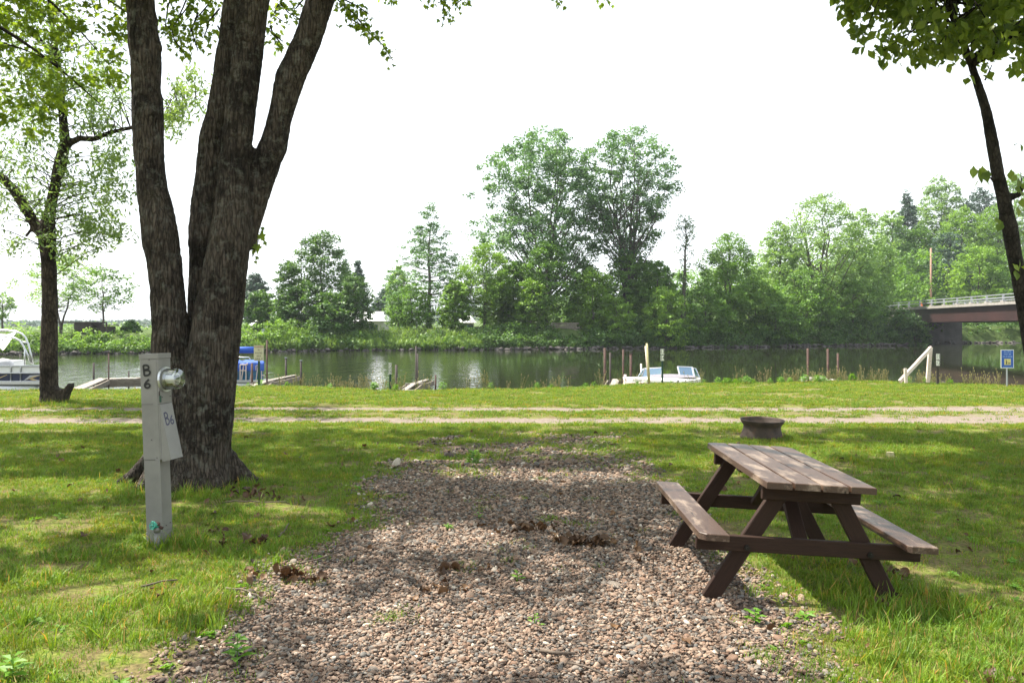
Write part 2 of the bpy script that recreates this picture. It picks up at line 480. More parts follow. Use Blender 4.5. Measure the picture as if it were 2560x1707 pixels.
def gravelmat():
    m, n, o = newmat('gravel_stone')
    oi = N(n, 'ShaderNodeObjectInfo')
    at = N(n, 'ShaderNodeAttribute', attribute_name='hue', attribute_type='INSTANCER')
    r = ramp(n, [(0, (.07, .053, .042)), (.18, (.175, .125, .092)), (.36, (.25, .178, .13)), (.5, (.18, .113, .077)), (.62, (.21, .18, .15)), (.76, (.31, .225, .167)), (.86, (.13, .125, .115)), (.975, (.48, .43, .36))], 'CONSTANT')
    L(n, oi.outputs['Random'], r.inputs[0])
    tc = N(n, 'ShaderNodeTexCoord'); no = N(n, 'ShaderNodeTexNoise', i_Scale=3, i_Detail=5, i_Roughness=.6); L(n, tc.outputs['Object'], no.inputs[0])
    r2 = ramp(n, [(.3, (.7, .68, .66)), (.7, (1.15, 1.12, 1.1))]); L(n, no.outputs[0], r2.inputs[0])
    mx = N(n, 'ShaderNodeMix', data_type='RGBA', blend_type='MULTIPLY'); mx.inputs[0].default_value = 1; L(n, r.outputs[0], mx.inputs[6]); L(n, r2.outputs[0], mx.inputs[7])
    b = N(n, 'ShaderNodeBsdfPrincipled', i_Roughness=.75); b.inputs['Specular IOR Level'].default_value = .35
    L(n, mx.outputs[2], b.inputs['Base Color']); L(n, b.outputs[0], o.inputs[0])
    return m


M['gravel'] = gravelmat()


def groundmat():
    m, n, o = newmat('ground_earth_and_turf')
    geo = N(n, 'ShaderNodeNewGeometry')

    def noise(s, d=6, r=.65):
        x = N(n, 'ShaderNodeTexNoise', i_Scale=s, i_Detail=d, i_Roughness=r); L(n, geo.outputs['Position'], x.inputs[0]); return x
    def att(a): return N(n, 'ShaderNodeAttribute', attribute_name=a).outputs['Fac']
    def mix(f, a, b):
        x = N(n, 'ShaderNodeMix', data_type='RGBA'); L(n, f, x.inputs[0])
        for s, v in ((6, a), (7, b)):
            if isinstance(v, tuple): x.inputs[s].default_value = (*v, 1)
            else: L(n, v, x.inputs[s])
        return x.outputs[2]
    fine = noise(38, 8); mid = noise(5, 8, .7); big = noise(.8, 5)
    turf = ramp(n, [(.28, (.05, .09, .012)), (.5, (.13, .19, .02)), (.72, (.22, .25, .045))]); L(n, fine.outputs[0], turf.inputs[0])
    thatch = ramp(n, [(.3, (.055, .042, .022)), (.7, (.20, .155, .075))]); L(n, fine.outputs[0], thatch.inputs[0])
    tf = ramp(n, [(.34, (0, 0, 0)), (.54, (.92, .92, .92))]); L(n, mid.outputs[0], tf.inputs[0])
    base = mix(tf.outputs[0], turf.outputs[0], thatch.outputs[0])
    # worn dirt of the wheel tracks
    dirt = ramp(n, [(.3, (.10, .082, .07)), (.5, (.20, .165, .14)), (.72, (.29, .24, .205))]); L(n, noise(22, 8, .75).outputs[0], dirt.inputs[0])
    tm = N(n, 'ShaderNodeMath', operation='ADD'); L(n, att('track'), tm.inputs[0])
    sub = N(n, 'ShaderNodeMath', operation='MULTIPLY_ADD', i_1=1.5, i_2=-.75); L(n, noise(3.2, 8, .8).outputs[0], sub.inputs[0]); L(n, sub.outputs[0], tm.inputs[1])
    tr = ramp(n, [(.40, (0, 0, 0)), (.70, (.95, .95, .95))]); L(n, tm.outputs[0], tr.inputs[0])
    c = mix(tr.outputs[0], base, dirt.outputs[0])
    # gravel pad underlay
    gd = ramp(n, [(.3, (.05, .038, .03)), (.6, (.17, .125, .10)), (.75, (.30, .23, .19))]); L(n, noise(60, 6, .7).outputs[0], gd.inputs[0])
    gm = N(n, 'ShaderNodeMath', operation='ADD'); L(n, att('gravel'), gm.inputs[0])
    s2 = N(n, 'ShaderNodeMath', operation='MULTIPLY_ADD', i_1=.9, i_2=-.45); L(n, mid.outputs[0], s2.inputs[0]); L(n, s2.outputs[0], gm.inputs[1])
    gr = ramp(n, [(.4, (0, 0, 0)), (.6, (1, 1, 1))]); L(n, gm.outputs[0], gr.inputs[0])
    c = mix(gr.outputs[0], c, gd.outputs[0])
    # dark wet mud near the water, woodland floor beyond the river
    c = mix(att('mud'), c, (.045, .035, .028))
    wood = ramp(n, [(.3, (.03, .05, .015)), (.7, (.09, .13, .035))]); L(n, noise(1.5).outputs[0], wood.inputs[0])
    c = mix(att('wood'), c, wood.outputs[0])
    b = N(n, 'ShaderNodeBsdfPrincipled', i_Roughness=.95); b.inputs['Specular IOR Level'].default_value = .1
    L(n, c, b.inputs['Base Color'])
    bp = N(n, 'ShaderNodeBump', i_Strength=.6, i_Distance=.03); L(n, fine.outputs[0], bp.inputs['Height']); L(n, bp.outputs[0], b.inputs['Normal'])
    L(n, b.outputs[0], o.inputs[0])
    return m


def watermat():
    m, n, o = newmat('river_water')
    geo = N(n, 'ShaderNodeNewGeometry')
    mp = N(n, 'ShaderNodeMapping'); mp.inputs['Scale'].default_value = (1.0, .55, 1); mp.inputs['Rotation'].default_value = (0, 0, .25); L(n, geo.outputs['Position'], mp.inputs[0])
    a = N(n, 'ShaderNodeTexNoise', i_Scale=1.8, i_Detail=3, i_Roughness=.5); L(n, mp.outputs[0], a.inputs[0])
    b2 = N(n, 'ShaderNodeTexNoise', i_Scale=.10, i_Detail=3, i_Roughness=.5); L(n, mp.outputs[0], b2.inputs[0])
    rr = ramp(n, [(.35, (.25, .25, .25)), (.65, (1, 1, 1))]); L(n, b2.outputs[0], rr.inputs[0])
    ml = N(n, 'ShaderNodeMath', operation='MULTIPLY'); L(n, a.outputs[0], ml.inputs[0]); L(n, rr.outputs[0], ml.inputs[1])
    # the open reach down river is more wind rippled than the sheltered water by the wood
    sx = N(n, 'ShaderNodeSeparateXYZ'); L(n, geo.outputs['Position'], sx.inputs[0])
    mr = N(n, 'ShaderNodeMapRange'); mr.inputs[1].default_value = 6; mr.inputs[2].default_value = -14; mr.inputs[3].default_value = .35; mr.inputs[4].default_value = 7.0; L(n, sx.outputs[0], mr.inputs[0])
    m5 = N(n, 'ShaderNodeMath', operation='MULTIPLY'); L(n, ml.outputs[0], m5.inputs[0]); L(n, mr.outputs[0], m5.inputs[1])
    bp = N(n, 'ShaderNodeBump', i_Strength=.6, i_Distance=.028); L(n, m5.outputs[0], bp.inputs['Height'])
    b = N(n, 'ShaderNodeBsdfPrincipled', i_Roughness=.03, i_IOR=1.33)
    b.inputs['Base Color'].default_value = (.02, .024, .011, 1)
    L(n, bp.outputs[0], b.inputs['Normal']); L(n, b.outputs[0], o.inputs[0])
    return m


# ------------------------------------------------------------------ terrain
WZ = -0.8
NB = np.array([(-60, 20), (-12.7, 20.6), (-9, 20.9), (-6.7, 22.0), (-4, 21), (-2.8, 20.4), (0, 20.9), (1.9, 21.6), (4, 23.1), (6, 22.9), (9, 23.5), (10.5, 23.7), (12.3, 22.6), (13.6, 21.7), (60, 22)])
FB = np.array([(-400, 60), (-60, 66), (-42, 69), (-33, 72), (-23, 77), (-14, 81), (1, 84), (15, 88.5), (32, 96), (49.5, 103), (51.5, 108), (54, 116), (70, 117), (400, 118)])
GL = np.array([(2.5, -1.75), (3.7, -1.62), (4.5, -1.5), (5.4, -1.5), (6.7, -1.2), (8, -1.38), (10, -1.55), (11.5, -1.35), (12.4, -.9)])
GR = np.array([(2.5, 1.35), (3.7, 1.45), (4.5, 1.52), (5.2, 1.5), (6, 1.3), (7.5, 1.65), (9, 1.6), (10.5, 1.68), (12.4, 1.7)])


def nearbank(x): return np.interp(x, NB[:, 0], NB[:, 1]) + .12 * (fbm(np.asarray(x) * 1.3, np.zeros_like(np.asarray(x, float)), s=5) - .5)
def farbank(x): return np.interp(x, FB[:, 0], FB[:, 1]) + 1.4 * (fbm(np.asarray(x) * .22, np.zeros_like(np.asarray(x, float)), s=9) - .5)


def height(x, y):
    x = np.asarray(x, float); y = np.asarray(y, float)
    yb = nearbank(x); yf = farbank(x)
    h = .05 * (fbm(x * .35, y * .35, s=3) - .5) + .03 * (fbm(x * 1.7, y * 1.7, s=4) - .5)
    h = h - .035 * sstep(1.2, 3.0, x) * sstep(8, 4, y)
    trk = np.exp(-((y - 14.1) / .35) ** 2) + np.exp(-((y - 16.0) / .35) ** 2)
    h = h - .03 * trk
    h = h + .0 * sstep(17.5, 20.5, y)
    edge = sstep(0, 1, (y - yb) / 1.5)
    h = h * (1 - edge) + (-1.7) * edge
    land = sstep(-.4, 3.0, y - yf)
    hl = 1.0 + .9 * fbm(x * .08, y * .08, s=21) - .6 * sstep(-5, -25, x)
    hill = 13 * sstep(35, 110, x + (y - 120) * .25) * sstep(128, 185, y)
    hill = hill + sstep(420, 640, y) * (1.0 + 4.5 * fbm(x * .006, y * .004, s=31) + .8 * fbm(x * .05, y * .05, s=32)) * sstep(900, 0, x)
    h = h * (1 - land) + (hl + hill) * land
    return h


def gravel_mask(x, y):
    l = np.interp(y, GL[:, 0], GL[:, 1]); r = np.interp(y, GR[:, 0], GR[:, 1])
    d = np.minimum(x - l, r - x)
    d = np.minimum(d, (12.3 - y) * .8)
    return d


def track_mask(x, y):
    wob = .25 * (fbm(x * .3, x * 0, s=77) - .5)
    w1 = .36 + .18 * sstep(5, 12, x); w2 = .28 + .12 * sstep(3, 14, x)
    return .78 * np.exp(-((y - 14.05 - wob) / w1) ** 2) + .66 * np.exp(-((y - 16.0 - wob) / w2) ** 2) + (.30 + .10 * sstep(1, 9, x)) * sstep(13.3, 14, y) * sstep(16.9, 16.1, y) + .10 * sstep(2, 8, x) * sstep(13.4, 14, y) * sstep(16.8, 16.0, y)


def axis(segs):
    out = []
    for a, b, s in segs: out += list(np.arange(a, b, s))
    return np.array(out + [segs[-1][1]])


xs = axis([(-900, -120, 30), (-120, -60, 4), (-60, -20, 1), (-20, 22, .2), (22, 70, 1), (70, 160, 4), (160, 900, 30)])
ys = axis([(-40, -4, 3), (-4, 2, .5), (2, 20, .16), (20, 26, .12), (26, 60, 3), (60, 122, .5), (122, 240, 4), (240, 900, 22), (900, 1500, 100)])
X, Y = np.meshgrid(xs, ys)
Z = height(X, Y)
nx, ny = len(xs), len(ys)
idx = np.arange(nx * ny).reshape(ny, nx)
F = np.stack([idx[:-1, :-1], idx[:-1, 1:], idx[1:, 1:], idx[1:, :-1]], -1).reshape(-1, 4)
V = np.stack([X, Y, Z], -1).reshape(-1, 3)
gm_ = np.clip(.5 + gravel_mask(X, Y) * 1.6, 0, 1)
tm_ = track_mask(X, Y)
mud = sstep(-.25, -.75, Z) * (Y > 18)
wd = sstep(60, 64, Y)
bp_edge = nearbank(X)
M['ground'] = groundmat()
gmesh = fast_mesh('ground', V, F, M['ground'], True, {'gravel': gm_.ravel(), 'track': tm_.ravel(), 'mud': mud.ravel(), 'wood': wd.ravel()})
g = link('ground', gmesh, kind='structure')

M['water'] = watermat()
mb = MB(); mb.quad((-900, 19, WZ), (900, 19, WZ), (900, 700, WZ), (-900, 700, WZ))
link('river_water', mb.mesh('river_water', M['water']), kind='structure')


def hz(x, y): return float(height(np.array([x]), np.array([y]))[0])


# ------------------------------------------------------------------ scatter with geometry nodes (for uncountable stuff)
def scatter(name, pts, rot, scl, var, meshes, parent=None, kind='stuff'):
    coll = bpy.data.collections.new(name + '_source')
    for i, m in enumerate(meshes):
        coll.objects.link(bpy.data.objects.new('%s_source_%02d' % (name, i), m))
    m = bpy.data.meshes.new(name + '_points')
    pts = np.asarray(pts, np.float32)
    m.vertices.add(len(pts)); m.vertices.foreach_set('co', pts.ravel())
    a = m.attributes.new('rot', 'FLOAT_VECTOR', 'POINT'); a.data.foreach_set('vector', np.asarray(rot, np.float32).ravel())
    a = m.attributes.new('scl', 'FLOAT_VECTOR', 'POINT')
    scl = np.asarray(scl, np.float32)
    if scl.ndim == 1: scl = np.stack([scl] * 3, -1)
    a.data.foreach_set('vector', scl.ravel())
    a = m.attributes.new('var', 'INT', 'POINT'); a.data.foreach_set('value', np.asarray(var, np.int32))
    ng = bpy.data.node_groups.new(name + '_scatter', 'GeometryNodeTree')
    ng.interface.new_socket('Geometry', in_out='INPUT', socket_type='NodeSocketGeometry')
    ng.interface.new_socket('Geometry', in_out='OUTPUT', socket_type='NodeSocketGeometry')
    gi = ng.nodes.new('NodeGroupInput'); go = ng.nodes.new('NodeGroupOutput')
    ci = ng.nodes.new('GeometryNodeCollectionInfo'); ci.inputs['Collection'].default_value = coll
    ci.inputs['Separate Children'].default_value = True; ci.inputs['Reset Children'].default_value = True
    ip = ng.nodes.new('GeometryNodeInstanceOnPoints'); ip.inputs['Pick Instance'].default_value = True
    def na(nm, ty):
        x = ng.nodes.new('GeometryNodeInputNamedAttribute'); x.data_type = ty; x.inputs['Name'].default_value = nm
        return [s for s in x.outputs if s.enabled and s.name == 'Attribute'][0]
    ng.links.new(gi.outputs[0], ip.inputs['Points']); ng.links.new(ci.outputs[0], ip.inputs['Instance'])
    ng.links.new(na('rot', 'FLOAT_VECTOR'), ip.inputs['Rotation']); ng.links.new(na('scl', 'FLOAT_VECTOR'), ip.inputs['Scale'])
    ng.links.new(na('var', 'INT'), ip.inputs['Instance Index'])
    ng.links.new(ip.outputs[0], go.inputs[0])
    o = link(name, m, parent, kind)
    md = o.modifiers.new('scatter', 'NODES'); md.node_group = ng
    return o


# ------------------------------------------------------------------ leaves
def leaf_quads(rng, Cn, size, aspect=.62, up=.35, droop=None):
    """one rhombic leaf per centre"""
    n = len(Cn)
    nr = rng.normal(size=(n, 3)); nr[:, 2] = np.abs(nr[:, 2]) + up * 2
    nr /= np.linalg.norm(nr, axis=1)[:, None]
    a = rng.normal(size=(n, 3))
    if droop is not None: a = a * .35 + np.array([0, 0, -droop])
    a -= nr * (a * nr).sum(1)[:, None]; a /= np.linalg.norm(a, axis=1)[:, None] + 1e-9
    b = np.cross(nr, a)
    s = (size * rng.uniform(.65, 1.35, n))[:, None]
    V = np.stack([Cn - a * s * .5, Cn + b * s * aspect * .5, Cn + a * s * .5, Cn - b * s * aspect * .5], 1).reshape(-1, 3)
    return V, np.arange(4 * n).reshape(-1, 4)


def clump_leaves(rng, centers, rads, per, flat=.75):
    k = len(centers)
    per = np.full(k, per) if np.isscalar(per) else per
    idx = np.repeat(np.arange(k), per)
    d = rng.normal(size=(len(idx), 3)); d /= np.linalg.norm(d, axis=1)[:, None]
    r = rng.uniform(0, 1, len(idx)) ** .45
    d = d * r[:, None] * rads[idx][:, None]; d[:, 2] *= flat
    return centers[idx] + d, idx


def gen_tree(seed, H, prof, nc, cr, per, leaf, tr, crown_from=None, wob=.25, asc=.6, lean=(0, 0), stems=1, flat=.75, aspect=.62, droop=None, lump=.4, nbr=50, shell=.4):
    rng = np.random.default_rng(seed)
    ph = np.array([p[0] for p in prof]) * H; pr = np.array([p[1] for p in prof])
    # crown clumps
    hh = rng.uniform(ph[0], ph[-1], nc * 6); rr = np.interp(hh, ph, pr)
    keep = rng.uniform(0, pr.max(), len(hh)) < rr; hh = hh[keep][:nc]; rr = rr[keep][:nc]
    ang = rng.uniform(0, 2 * np.pi, len(hh))
    mod = 1 + lump * (fbm(np.cos(ang) * 1.4 + 5, np.sin(ang) * 1.4 + 5, hh / H * 5, s=seed, o=3) - .5) * 2
    rd = rr * mod * rng.uniform(0, 1, len(hh)) ** shell
    bx = lean[0] * (hh / H) ** 1.3 * H; by = lean[1] * (hh / H) ** 1.3 * H
    cen = np.stack([bx + np.cos(ang) * rd, by + np.sin(ang) * rd, hh], 1)
    rads = cr * rng.uniform(.6, 1.35, len(hh))
    pos, ci = clump_leaves(rng, cen, rads, per, flat)
    V, F = leaf_quads(rng, pos, leaf, aspect, droop=droop)
    tint_c = rng.uniform(.0, .85, len(hh)); tint = np.clip(tint_c[ci] + rng.normal(0, .12, len(ci)), 0, 1)
    tint = np.repeat(tint, 4)
    # wood
    mb = MB()
    st_axes = []
    for s in range(stems):
        a0 = rng.uniform(0, 6.28); sp = 0 if stems == 1 else pr.max() * .45
        pts = []
        for i in range(9):
            t = i / 8; q = t * .9 * H
            pts.append((lean[0] * t ** 1.3 * H * .9 + math.cos(a0) * sp * t ** 1.4 + rng.uniform(-wob, wob) * t,
                        lean[1] * t ** 1.3 * H * .9 + math.sin(a0) * sp * t ** 1.4 + rng.uniform(-wob, wob) * t, q))
        r0 = tr / (stems ** .4)
        mb.tube(pts, [r0 * (1.25 if i == 0 else 1) * (1 - i / 8.6) + .01 for i in range(9)], 7)
        st_axes.append(np.array(pts))
    sel = rng.permutation(len(hh))[:nbr]
    for i in sel:
        ax = st_axes[rng.integers(len(st_axes))]
        c = cen[i]; hb = max(.12 * H, c[2] - asc * (rd[i] + .3) - .02 * H)
        p0 = np.array([np.interp(hb, ax[:, 2], ax[:, 0]), np.interp(hb, ax[:, 2], ax[:, 1]), hb])
        mid = (p0 + c) / 2 + np.array([0, 0, -.08 * np.linalg.norm(c - p0)]) + rng.normal(0, .12, 3)
        r0 = tr * .3 * (1 - hb / H * .75)
        mb.tube([p0, mid, c], [r0, r0 * .6, r0 * .18], 5, caps=False)
    return (V, F, tint), mb


# ------------------------------------------------------------------ far bank trees
PR = {
    'round': [(.12, .3), (.25, .75), (.45, 1), (.65, .95), (.85, .62), (1, .15)],
    'full': [(.02, .8), (.2, 1), (.5, 1), (.75, .8), (.92, .45), (1, .12)],
    'cotton': [(.20, .30), (.34, .75), (.52, 1), (.70, 1), (.84, .85), (.95, .55), (1, .28)],
    'fan': [(.3, .2), (.42, .55), (.6, .95), (.72, 1), (.85, .8), (.95, .5), (1, .25)],
    'cone': [(.05, .9), (.25, 1), (.5, .75), (.75, .42), (.92, .17), (1, .03)],
    'column': [(.0, .8), (.2, 1), (.6, .95), (.85, .8), (1, .3)],
    'umbrella': [(.35, .3), (.5, .9), (.7, 1), (.85, .8), (1, .3)],
    'deadvine': [(.2, .35), (.5, .4), (.75, .45), (.85, .9), (1, .5)],
}


def far_tree(name, dx, half, top, Yd, prof, mat, label, cat='tree', dens=1.0, leaf=.24, seed=None, stems=1, lean=0.0, cr=None, group=None, tr=None, crown=None, asc=.6, base=None, droop=None, flat=.6, lump=.4, shell=.4, yscale=1.0, nbr=50, aspect=.62):
    px = dx * K
    x = (px - 1280) / FPX * Yd
    z0 = hz(x, Yd) if base is None else base
    H = (HZ - top * K) / FPX * Yd + EYE - z0
    R = half * K / FPX * Yd * 1.12
    seed = seed if seed is not None else int(dx * 13 + top)
    pr = [(a, b * R * .98) for a, b in PR[prof]]
    cr = (cr or max(.5, R * .22)) * .84
    area = H * R * 2
    nc = int(np.clip(area * 2.1 / (cr * cr), 60, 520) * min(dens, 1.3))
    leaf *= 1.2; per = int(np.clip(5.4 * (cr / leaf) ** 2, 26, 110) * dens)
    lim_ = 40000 if name in ('cottonwood_tree', 'pyramid_tree') else 24000
    if nc * per > lim_: per = int(lim_ / nc)
    (V, F, t), mb = gen_tree(seed, H, pr, nc, cr, per, leaf, tr or max(.10, H * .018), wob=R * .08, lean=(lean, 0), stems=stems, asc=asc, droop=droop, flat=flat, lump=lump, shell=shell, nbr=nbr, aspect=aspect)
    e = empty(name, (x, Yd, z0), label, cat, group)
    o = link('trunk', mb.mesh('trunk', M['bark_far'], True), e)
    c = link('crown', fast_mesh('crown', V, F, M[mat], False, {'tint': t}), e); c['kind'] = 'stuff'
    return e


FT = [
    # name, dx, half, top, Y, profile, material, label, kwargs
    ('small_tree', 140, 92, 588, 79, 'umbrella', 'f_pale', 'pale spreading tree behind the left willow trunk across the river', dict(dens=.55, stems=2, lump=.9, asc=.3, leaf=.2)),
    ('small_tree', 236, 62, 612, 77, 'umbrella', 'f_mid', 'small flat topped tree standing behind the dark hut on the left bank', dict(dens=.5, lump=.9, asc=.3, leaf=.2)),
    ('small_tree', 6, 22, 672, 84, 'umbrella', 'f_pale', 'pale tree tip at the left edge above the white boat awning', dict(dens=.5)),
    ('conifer_tree', 300, 20, 738, 76, 'cone', 'f_dark', 'low dark bush right of the dark hut on the left bank', dict(cr=.4)),
    ('shade_tree', 597, 38, 668, 92, 'full', 'f_dark', 'dark rounded tree just right of the big maple trunk across the river', dict()),
    ('shade_tree', 585, 34, 630, 130, 'round', 'f_blue', 'hazy blue green tree rising behind the dark rounded tree', dict(leaf=.3)),
    ('shade_tree', 628, 34, 690, 96, 'full', 'f_light', 'light green shrub tree between dark rounded tree and vine covered poles', dict()),
    ('bank_tree', 738, 62, 530, 88, 'full', 'f_dark', 'tall dark green tree left of the white roof across the river', dict(leaf=.22, dens=1.1, lump=.45, cr=.95, stems=1)),
    ('vine_covered_tree', 662, 32, 598, 85, 'column', 'f_dark', 'vine covered snag wrapped in green beneath two bare poles', dict(lump=.7, leaf=.2)),
    ('vine_covered_tree', 815, 40, 636, 84, 'column', 'f_dark', 'dense vine covered column tree directly left of the white roof', dict(lump=.4, leaf=.2)),
    ('bank_tree', 700, 58, 650, 84, 'full', 'f_dark', 'dark spreading bush tree at the foot of the tall dark tree', dict()),
    ('bank_tree', 760, 55, 670, 83, 'full', 'f_dark', 'dark low tree between tall dark tree and vine column', dict()),
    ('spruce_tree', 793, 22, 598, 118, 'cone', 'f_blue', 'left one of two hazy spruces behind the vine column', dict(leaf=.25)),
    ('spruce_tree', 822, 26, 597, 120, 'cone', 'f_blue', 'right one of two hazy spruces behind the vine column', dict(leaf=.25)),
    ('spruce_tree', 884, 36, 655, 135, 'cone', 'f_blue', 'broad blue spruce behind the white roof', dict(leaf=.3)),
    ('bank_tree', 915, 26, 612, 112, 'round', 'f_pale', 'pale hazy tree directly behind the airy pyramid tree', dict()),
    ('pyramid_tree', 985, 98, 464, 92, 'cone', 'f_cotton', 'tall airy pyramid shaped tree with see through crown across the river', dict(dens=.85, cr=.72, leaf=.2, lump=.5, asc=.15, flat=.42, shell=.45, nbr=90)),
    ('bank_tree', 945, 52, 655, 88, 'full', 'f_mid', 'mid green tree hanging over grassy bank right of the white roof', dict(leaf=.2)),
    ('bank_tree', 1045, 34, 645, 87, 'full', 'f_light', 'light green tree at the foot of the airy pyramid tree on its right', dict()),
    ('bank_tree', 1112, 66, 560, 90, 'round', 'f_light', 'light green spreading tree with forked dark trunk left of tall pair', dict(stems=3, lump=.5, leaf=.2)),
    ('bank_tree', 1180, 42, 600, 92, 'full', 'f_mid', 'mid green tree between forked light tree and tall left cottonwood', dict()),
    ('cottonwood_tree', 1248, 132, 306, 98, 'cotton', 'f_cotton', 'left one of the two tallest trees, round open crown over bare stems', dict(stems=5, leaf=.26, cr=1.15, lump=.6, asc=1.1, dens=1.2, tr=.42, nbr=80)),
    ('cottonwood_tree', 1440, 108, 300, 97, 'fan', 'f_cotton', 'right one of the two tallest trees, fan shaped crown', dict(stems=5, leaf=.24, cr=.95, lump=.6, asc=1.3, dens=1.05, tr=.42, nbr=90)),
    ('bank_tree', 1255, 60, 556, 90, 'full', 'f_mid', 'mid green tree in front of the left tall cottonwood stems', dict(leaf=.2, lump=.6)),
    ('bank_tree', 1222, 38, 640, 88, 'full', 'f_light', 'pale leafy bush tree above the timber stack on its left', dict(leaf=.2)),
    ('vine_covered_tree', 1362, 44, 618, 90, 'column', 'f_light', 'light green vine draped column right of the timber stack', dict(lump=.5, leaf=.2, dens=1.1)),
    ('bank_tree', 1440, 50, 575, 96, 'full', 'f_mid', 'green tree below the right tall cottonwood', dict()),
    ('bank_shrub', 1415, 42, 685, 89.5, 'full', 'f_light', 'bright yellow green shrub on the bank beside the vine draped column', dict(leaf=.18)),
    ('bank_tree', 1510, 48, 600, 94, 'full', 'f_mid', 'green tree left of the leaning dead vine tree', dict()),
    ('dead_vine_tree', 1568, 30, 494, 93, 'deadvine', 'f_dark', 'thin leaning dead tree tangled in vines with tufted top', dict(dens=.35, lean=.04, cr=.5, leaf=.18, lump=.9, tr=.3, nbr=70)),
    ('bank_tree', 1676, 72, 538, 97, 'round', 'f_mid', 'rounded mid green tree right of the leaning dead vine tree', dict(stems=2, leaf=.22)),
    ('bank_shrub', 1620, 55, 650, 94, 'full', 'f_mid', 'mid green bush at the foot of the leaning dead vine tree', dict()),
    ('bank_tree', 1735, 60, 640, 98, 'full', 'f_light', 'light green low tree between rounded tree and huge pale tree', dict(leaf=.2)),
    ('great_tree', 1790, 48, 508, 108, 'full', 'f_pale', 'pale tree at the left shoulder of the huge light green tree', dict()),
    ('great_tree', 1885, 112, 446, 106, 'full', 'f_pale', 'huge light green domed tree dominating the right far bank', dict(stems=4, leaf=.24, cr=1.1, lump=.35, asc=1, dens=1.2, tr=.45)),
    ('great_tree', 1985, 62, 480, 110, 'full', 'f_pale', 'light green tree merging with the right side of the domed tree', dict(stems=2)),
    ('bank_tree', 1850, 70, 620, 101, 'full', 'f_mid', 'mid green bushy tree below the huge domed tree', dict(stems=2)),
    ('bank_tree', 1960, 60, 640, 103, 'full', 'f_mid', 'mid green tree left of the bridge deck end', dict()),
    ('bank_shrub', 2060, 52, 705, 104, 'full', 'f_dark', 'dark green rounded bush at the bank corner under the bridge end', dict()),
    ('bank_shrub', 2100, 30, 728, 104, 'full', 'f_dark', 'small dark bush nearest the bridge opening at the bank corner', dict()),
    ('bank_tree', 1345, 48, 600, 101, 'full', 'f_mid', 'mid green tree seen in the gap between the two tallest trees', dict()),
    ('bank_tree', 1480, 50, 590, 99, 'round', 'f_mid', 'mid green tree right of the stem of the right tallest tree', dict()),
    ('bank_tree', 1150, 50, 640, 95, 'full', 'f_mid', 'low tree filling behind the forked light green tree', dict()),
    ('bank_tree', 1530, 50, 660, 90, 'full', 'f_light', 'yellow green low tree just left of the leaning dead vine tree foot', dict(leaf=.2)),
    ('bank_shrub', 1780, 55, 660, 97, 'full', 'f_mid', 'rounded green bush on the bank under the left side of the domed tree', dict()),
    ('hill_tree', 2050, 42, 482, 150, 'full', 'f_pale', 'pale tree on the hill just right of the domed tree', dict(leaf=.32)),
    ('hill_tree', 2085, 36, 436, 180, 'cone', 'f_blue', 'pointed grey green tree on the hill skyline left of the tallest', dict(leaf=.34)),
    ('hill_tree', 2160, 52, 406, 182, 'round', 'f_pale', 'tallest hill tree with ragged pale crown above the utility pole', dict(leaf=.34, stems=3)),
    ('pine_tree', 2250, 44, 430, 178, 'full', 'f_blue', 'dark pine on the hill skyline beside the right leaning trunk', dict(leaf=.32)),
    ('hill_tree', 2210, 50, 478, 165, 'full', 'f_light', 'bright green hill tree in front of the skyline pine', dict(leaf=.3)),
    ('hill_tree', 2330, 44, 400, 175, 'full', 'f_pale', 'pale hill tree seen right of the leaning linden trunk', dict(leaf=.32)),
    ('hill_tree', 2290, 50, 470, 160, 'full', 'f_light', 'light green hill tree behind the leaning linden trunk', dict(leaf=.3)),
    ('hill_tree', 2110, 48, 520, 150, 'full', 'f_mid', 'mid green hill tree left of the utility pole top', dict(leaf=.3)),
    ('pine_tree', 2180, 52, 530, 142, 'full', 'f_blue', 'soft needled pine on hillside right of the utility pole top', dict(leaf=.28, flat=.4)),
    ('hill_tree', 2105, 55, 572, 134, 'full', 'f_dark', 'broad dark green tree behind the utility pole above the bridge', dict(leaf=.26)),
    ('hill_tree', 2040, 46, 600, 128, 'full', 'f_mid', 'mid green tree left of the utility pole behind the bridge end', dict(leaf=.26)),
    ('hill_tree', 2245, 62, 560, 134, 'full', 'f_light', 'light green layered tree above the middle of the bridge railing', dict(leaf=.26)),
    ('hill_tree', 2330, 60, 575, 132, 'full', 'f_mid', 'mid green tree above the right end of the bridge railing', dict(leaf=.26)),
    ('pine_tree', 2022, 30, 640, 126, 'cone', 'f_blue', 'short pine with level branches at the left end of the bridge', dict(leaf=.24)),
]
for t in FT:
    nm, dx, hf, top, Yd, pf, mt, lb, kw = t
    kw = dict(kw); kw['dens'] = kw.get('dens', 1.0)
    far_tree(nm, dx, hf, top, Yd, pf, mt, lb, **kw)


# undergrowth along the far bank and the wood behind it: uncountable masses
def mass(name, cen, rads, per, leaf, mat, seed, flat=.7, droop=None, aspect=.62, kind='stuff', label=None, up=.35):
    rng = np.random.default_rng(seed)
    pos, ci = clump_leaves(rng, cen, rads, per, flat)
    V, F = leaf_quads(rng, pos, leaf, aspect, droop=droop, up=up)
    tc = rng.uniform(.05, .8, len(cen)); t = np.clip(tc[ci] + rng.normal(0, .17, len(ci)), 0, 1)
    o = link(name, fast_mesh(name, V, F, M[mat], False, {'tint': np.repeat(t, 4)}), kind=kind)
    if label: tag(o, label, 'undergrowth')
    return o


rng = np.random.default_rng(5)


